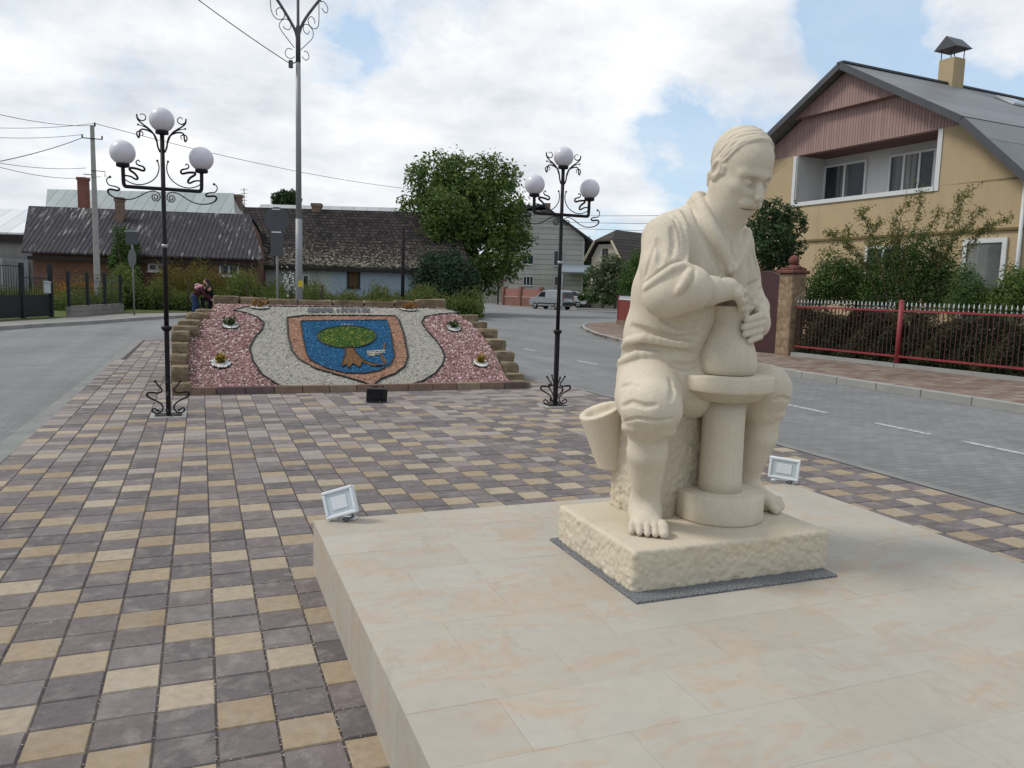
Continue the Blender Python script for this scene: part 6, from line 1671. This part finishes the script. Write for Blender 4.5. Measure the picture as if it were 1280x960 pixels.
gbush('garden_bush','feathery dark green conifer-like bush before the ground floor window',((1210,358,18,0),(1217,378,22,0),(1206,338,11,0),(1195,383,17,0),(1235,380,18,0)),7500,.05,'green',16,17.8)
gbush('garden_bush','green bush at the right edge of the garden fence',((1262,370,22,0),(1280,360,24,0),(1245,390,16,0),(1268,345,14,.1),(1290,380,24,0),(1250,378,20,0)),8000,.06,'walnut',17,17.2)
# the shrub with long arching shoots
D=19.0; c=atd(1130,425,D); B=Vector((c.x,c.y,GB)); root=thing('arching_shrub','tall shrub with long arching leafy shoots against the yellow wall','shrub',B); rng=np.random.RandomState(21)
sh=[((1100,380),(1075,320),(1050,298),(1035,292)),((1110,380),(1095,310),(1082,278),(1075,262)),((1125,385),(1130,320),(1148,270),(1152,238)),((1125,380),(1115,310),(1120,275),(1138,250)),((1140,380),(1170,310),(1196,262),(1212,236)),((1145,380),(1180,320),(1198,280),(1198,245)),((1140,380),(1172,330),(1205,285),(1228,262)),((1150,385),(1195,320),(1230,288),(1262,272)),((1160,385),(1200,330),(1225,292),(1240,280)),((1110,380),(1080,330),(1060,310),(1062,285)),((1130,380),(1140,320),(1160,290),(1175,262)),((1120,380),(1098,325),(1086,300),(1100,276)),((1150,385),(1180,335),(1190,300),(1215,285)),((1135,385),(1128,330),(1122,300),(1128,286)),((1150,385),(1165,340),(1175,318),(1180,300))]
m=MB(); LP=[];LN=[]
for k,pl in enumerate(sh):
    off=rng.uniform(-.5,.5); line=smooth_line([atd(x,y,D+off)-B for x,y in pl],8); n=len(line); m.tube([tuple(p) for p in line],[.012-.009*i/n for i in range(n)],5)
    for i in range(4,n):
        for q in range(18): LP.append(np.array(line[i])+rng.randn(3)*.065); LN.append(rng.randn(3)+np.array([0,0,.6]))
        if i>8 and rng.rand()<.6:
            e=np.array(line[i])+rng.randn(3)*.16; m.tube([tuple(line[i]),tuple(e)],.003,4)
            for q in range(14): LP.append(np.array(line[i])+(e-np.array(line[i]))*rng.rand()+rng.randn(3)*.03); LN.append(rng.randn(3))
m.build('stems',simple('shrub_stem',(.09,.06,.035),.9,.1,0,.2),root)
leaf_mesh('foliage',np.array(LP),np.array(LN),rng.uniform(.04,.078,len(LP)),rng.rand(len(LP)),lm('shoot',ST['shoot']),root,.45,2)
# weeds in front of the cottages
def weeds(name,label,poly_px,n,size,key,seed,hmin,hmax,flower=None):
    rng=np.random.RandomState(seed); P=[];N=[];T=[];S=[]
    while len(P)<n:
        x=rng.uniform(poly_px[0],poly_px[1]); D=rng.uniform(poly_px[2],poly_px[3]); c=atd(x,388,D)
        hm=(hmin+(hmax-hmin)*(.5+.5*math.sin(c.x*1.3+c.y*.7+seed))*(.6+.4*math.sin(c.x*3.3+1.2)))*rng.uniform(.5,1.15)
        k=int(6+hm*7); lean=rng.randn(2)*.12
        for i in range(k):
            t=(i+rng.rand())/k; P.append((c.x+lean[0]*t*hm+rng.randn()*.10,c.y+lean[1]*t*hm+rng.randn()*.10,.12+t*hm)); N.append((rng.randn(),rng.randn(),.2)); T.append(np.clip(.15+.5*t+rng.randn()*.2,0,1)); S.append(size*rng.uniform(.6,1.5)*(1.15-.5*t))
    o=leaf_mesh(name,P,N,S,np.array(T),lm(key,ST[key]),None,.38,seed); o['kind']='stuff'; return o
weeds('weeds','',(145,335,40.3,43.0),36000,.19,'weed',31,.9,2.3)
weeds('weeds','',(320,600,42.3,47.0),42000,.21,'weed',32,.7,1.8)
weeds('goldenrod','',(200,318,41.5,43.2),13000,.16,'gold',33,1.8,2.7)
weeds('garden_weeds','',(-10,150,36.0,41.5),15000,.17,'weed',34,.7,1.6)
weeds('marigolds','',(72,150,39.0,40.6),2600,.15,'orange',35,1.1,1.9)
weeds('marigolds','',(0,30,36.0,38.6),1200,.13,'pale',36,1.0,1.4)
c=atd(364,388,41.5); rt=thing('hollyhock','tall white-flowered dark stem in the weeds just left of the tall light pole','flowering plant',(c.x,c.y,.1)); m=MB(); rng=np.random.RandomState(8)
for k in range(5): m.tube([(rng.uniform(-.15,.15),rng.uniform(-.1,.1),0),(rng.uniform(-.25,.25),rng.uniform(-.1,.1),1.9)],.02,5)
m.build('stems',simple('dark_stem',(.02,.02,.014),.9),rt); P=rng.randn(70,3)*np.array([.22,.18,.30])+np.array([0,0,1.65]); leaf_mesh('blossom',P,rng.randn(70,3)+np.array([0,-1.,0]),rng.uniform(.09,.15,70),rng.rand(70),lm('white',[(0,(.45,.47,.45)),(1,(.62,.62,.58))]),rt,.9,3)
for k,(x,y,r,D) in enumerate(((735,345,26,128),(775,340,26,132),(612,340,22,150),(560,335,26,120),(585,352,20,118),(820,338,28,130))):
    c=atd(x,379,D); B=Vector((c.x,c.y,0)); tree('far_tree','broad green tree in the far background, '+['right of the grey house','behind the cream cottage roof','left of the grey house','behind the walnut crown','behind the elder bush','hidden mostly by the statue shoulder'][k],'tree',B,3,[lobe_px(x,y,r,B,D,1.0),lobe_px(x-r*.6,y+10,r*.7,B,D,1.0),lobe_px(x+r*.6,y+10,r*.7,B,D,1.0),lobe_px(x,y+20,r*.8,B,D,1.0)],2600,.6,'green',70+k,'far trees beyond the junction',3,.6,.25)
# ================================================================ camera, light, sky
cd=bpy.data.cameras.new('camera'); cam=bpy.data.objects.new('camera',cd); COL.objects.link(cam)
cd.sensor_fit='HORIZONTAL'; cd.sensor_width=36; cd.lens=FPX/1280*36
cd.clip_start=.05; cd.clip_end=6000
cam.matrix_world=Matrix(((_rt[0],_up[0],-_fw[0],CAM[0]),(_rt[1],_up[1],-_fw[1],CAM[1]),(_rt[2],_up[2],-_fw[2],CAM[2]),(0,0,0,1)))
scene.camera=cam
scene.view_settings.view_transform='Standard'; scene.view_settings.look='None'; scene.view_settings.exposure=.12; scene.view_settings.gamma=1
SUN_AZ=R(-68); SUN_EL=R(50)          # azimuth from +Y towards +X
sl=bpy.data.lights.new('sun','SUN'); sl.energy=1.95; sl.angle=R(14); sl.color=(1,.95,.87)
so=bpy.data.objects.new('sun',sl); COL.objects.link(so)
sd=Vector((math.sin(SUN_AZ)*math.cos(SUN_EL),math.cos(SUN_AZ)*math.cos(SUN_EL),math.sin(SUN_EL)))
so.rotation_euler=sd.to_track_quat('Z','Y').to_euler()

w=bpy.data.worlds.new('World'); scene.world=w; w.use_nodes=True
wt=NT.__new__(NT); wt.t=w.node_tree; wt.mat=None
for nd in list(wt.t.nodes): wt.t.nodes.remove(nd)
out=wt.n('ShaderNodeOutputWorld'); bg=wt.n('ShaderNodeBackground')
sky=wt.n('ShaderNodeTexSky',sky_type='NISHITA'); sky.sun_disc=False
sky.sun_elevation=SUN_EL; sky.sun_rotation=SUN_AZ; sky.altitude=200; sky.air_density=1.0; sky.dust_density=1.2; sky.ozone_density=1.2
gen=wt.n('ShaderNodeTexCoord').outputs['Generated']
sep=wt.n('ShaderNodeSeparateXYZ'); wt.l(gen,sep.inputs[0])
LOBES=((775,245,9,-.16),(845,250,13,-.36),(1110,80,11,-.44),(1275,110,12,-.34),(1070,10,5,-.20),(890,195,7,-.20),(930,70,10,.22),(1000,70,6,.20),(960,145,4.6,.18),(740,80,14,.10),(1240,0,7,.80),(838,236,4.5,.42),(752,195,4,.24),(760,225,2.5,.12),(300,130,40,.20),(560,120,24,.08),(700,285,7,.14),(800,330,6,.10),(420,90,5,-.13),(530,0,9,-.24),(210,95,4,-.14),(50,210,14,-.06))
zz=wt.math('ADD',wt.math('MAXIMUM',sep.outputs[2],0.0),.22)
cmb=wt.n('ShaderNodeCombineXYZ')
wt.l(wt.math('DIVIDE',sep.outputs[0],zz),cmb.inputs[0]); wt.l(wt.math('DIVIDE',sep.outputs[1],zz),cmb.inputs[1])
pv=cmb.outputs[0]
big=wt.noise(pv,1.15,4,.5,.2)
puff=wt.noise(wt.scale(gen,(1,1,1.5)),10.5,10,.66,.25)
n1=wt.math('ADD',wt.math('MULTIPLY',big,.42),wt.math('MULTIPLY',puff,.80))
def lobe(px,py,width):
    d=ray(px,py); d=d/np.linalg.norm(d)
    dt=wt.n('ShaderNodeVectorMath',operation='DOT_PRODUCT'); wt.l(gen,dt.inputs[0]); dt.inputs[1].default_value=tuple(d)
    c=math.cos(R(width))      # a soft bump, 1 at the centre and 0 at the angular width
    t=wt.math('MAXIMUM',wt.math('DIVIDE',wt.math('SUBTRACT',dt.outputs['Value'],c),1-c),0.0)
    return wt.math('MULTIPLY',t,wt.math('MULTIPLY',t,wt.math('SUBTRACT',3.0,wt.math('MULTIPLY',t,2.0))))
cov=n1
for px,py,wd,am in LOBES:
    cov=wt.math('ADD',cov,wt.math('MULTIPLY',lobe(px,py,wd),am))
mask=wt.ramp(cov,[(.47,0.0),(.57,.55),(.70,1.0)])
shade=wt.math('ADD',wt.math('MULTIPLY',wt.noise(wt.scale(pv,(1,1.4,1)),1.7,6,.55,.3),.55),wt.math('MULTIPLY',wt.noise(wt.scale(gen,(1,1,1.8)),7.5,7,.6),.45))
ccol=wt.ramp(shade,[(.34,(.64,.68,.75)),(.46,(.82,.855,.90)),(.60,(1.03,1.035,1.04))])
skyc=wt.n('ShaderNodeVectorMath',operation='MULTIPLY'); wt.l(sky.outputs[0],skyc.inputs[0]); skyc.inputs[1].default_value=(.15,.15,.15)
skm=wt.mix(.55,skyc.outputs[0],(.60,.80,1.0))
veil=wt.ramp(wt.noise(pv,2.2,6,.6,.5),[(.35,.02),(.7,.30)])
fin=wt.mix(wt.math('MAXIMUM',mask,veil),skm,ccol)
wt.l(fin,bg.inputs[0]); bg.inputs[1].default_value=.93
wt.l(bg.outputs[0],out.inputs[0])
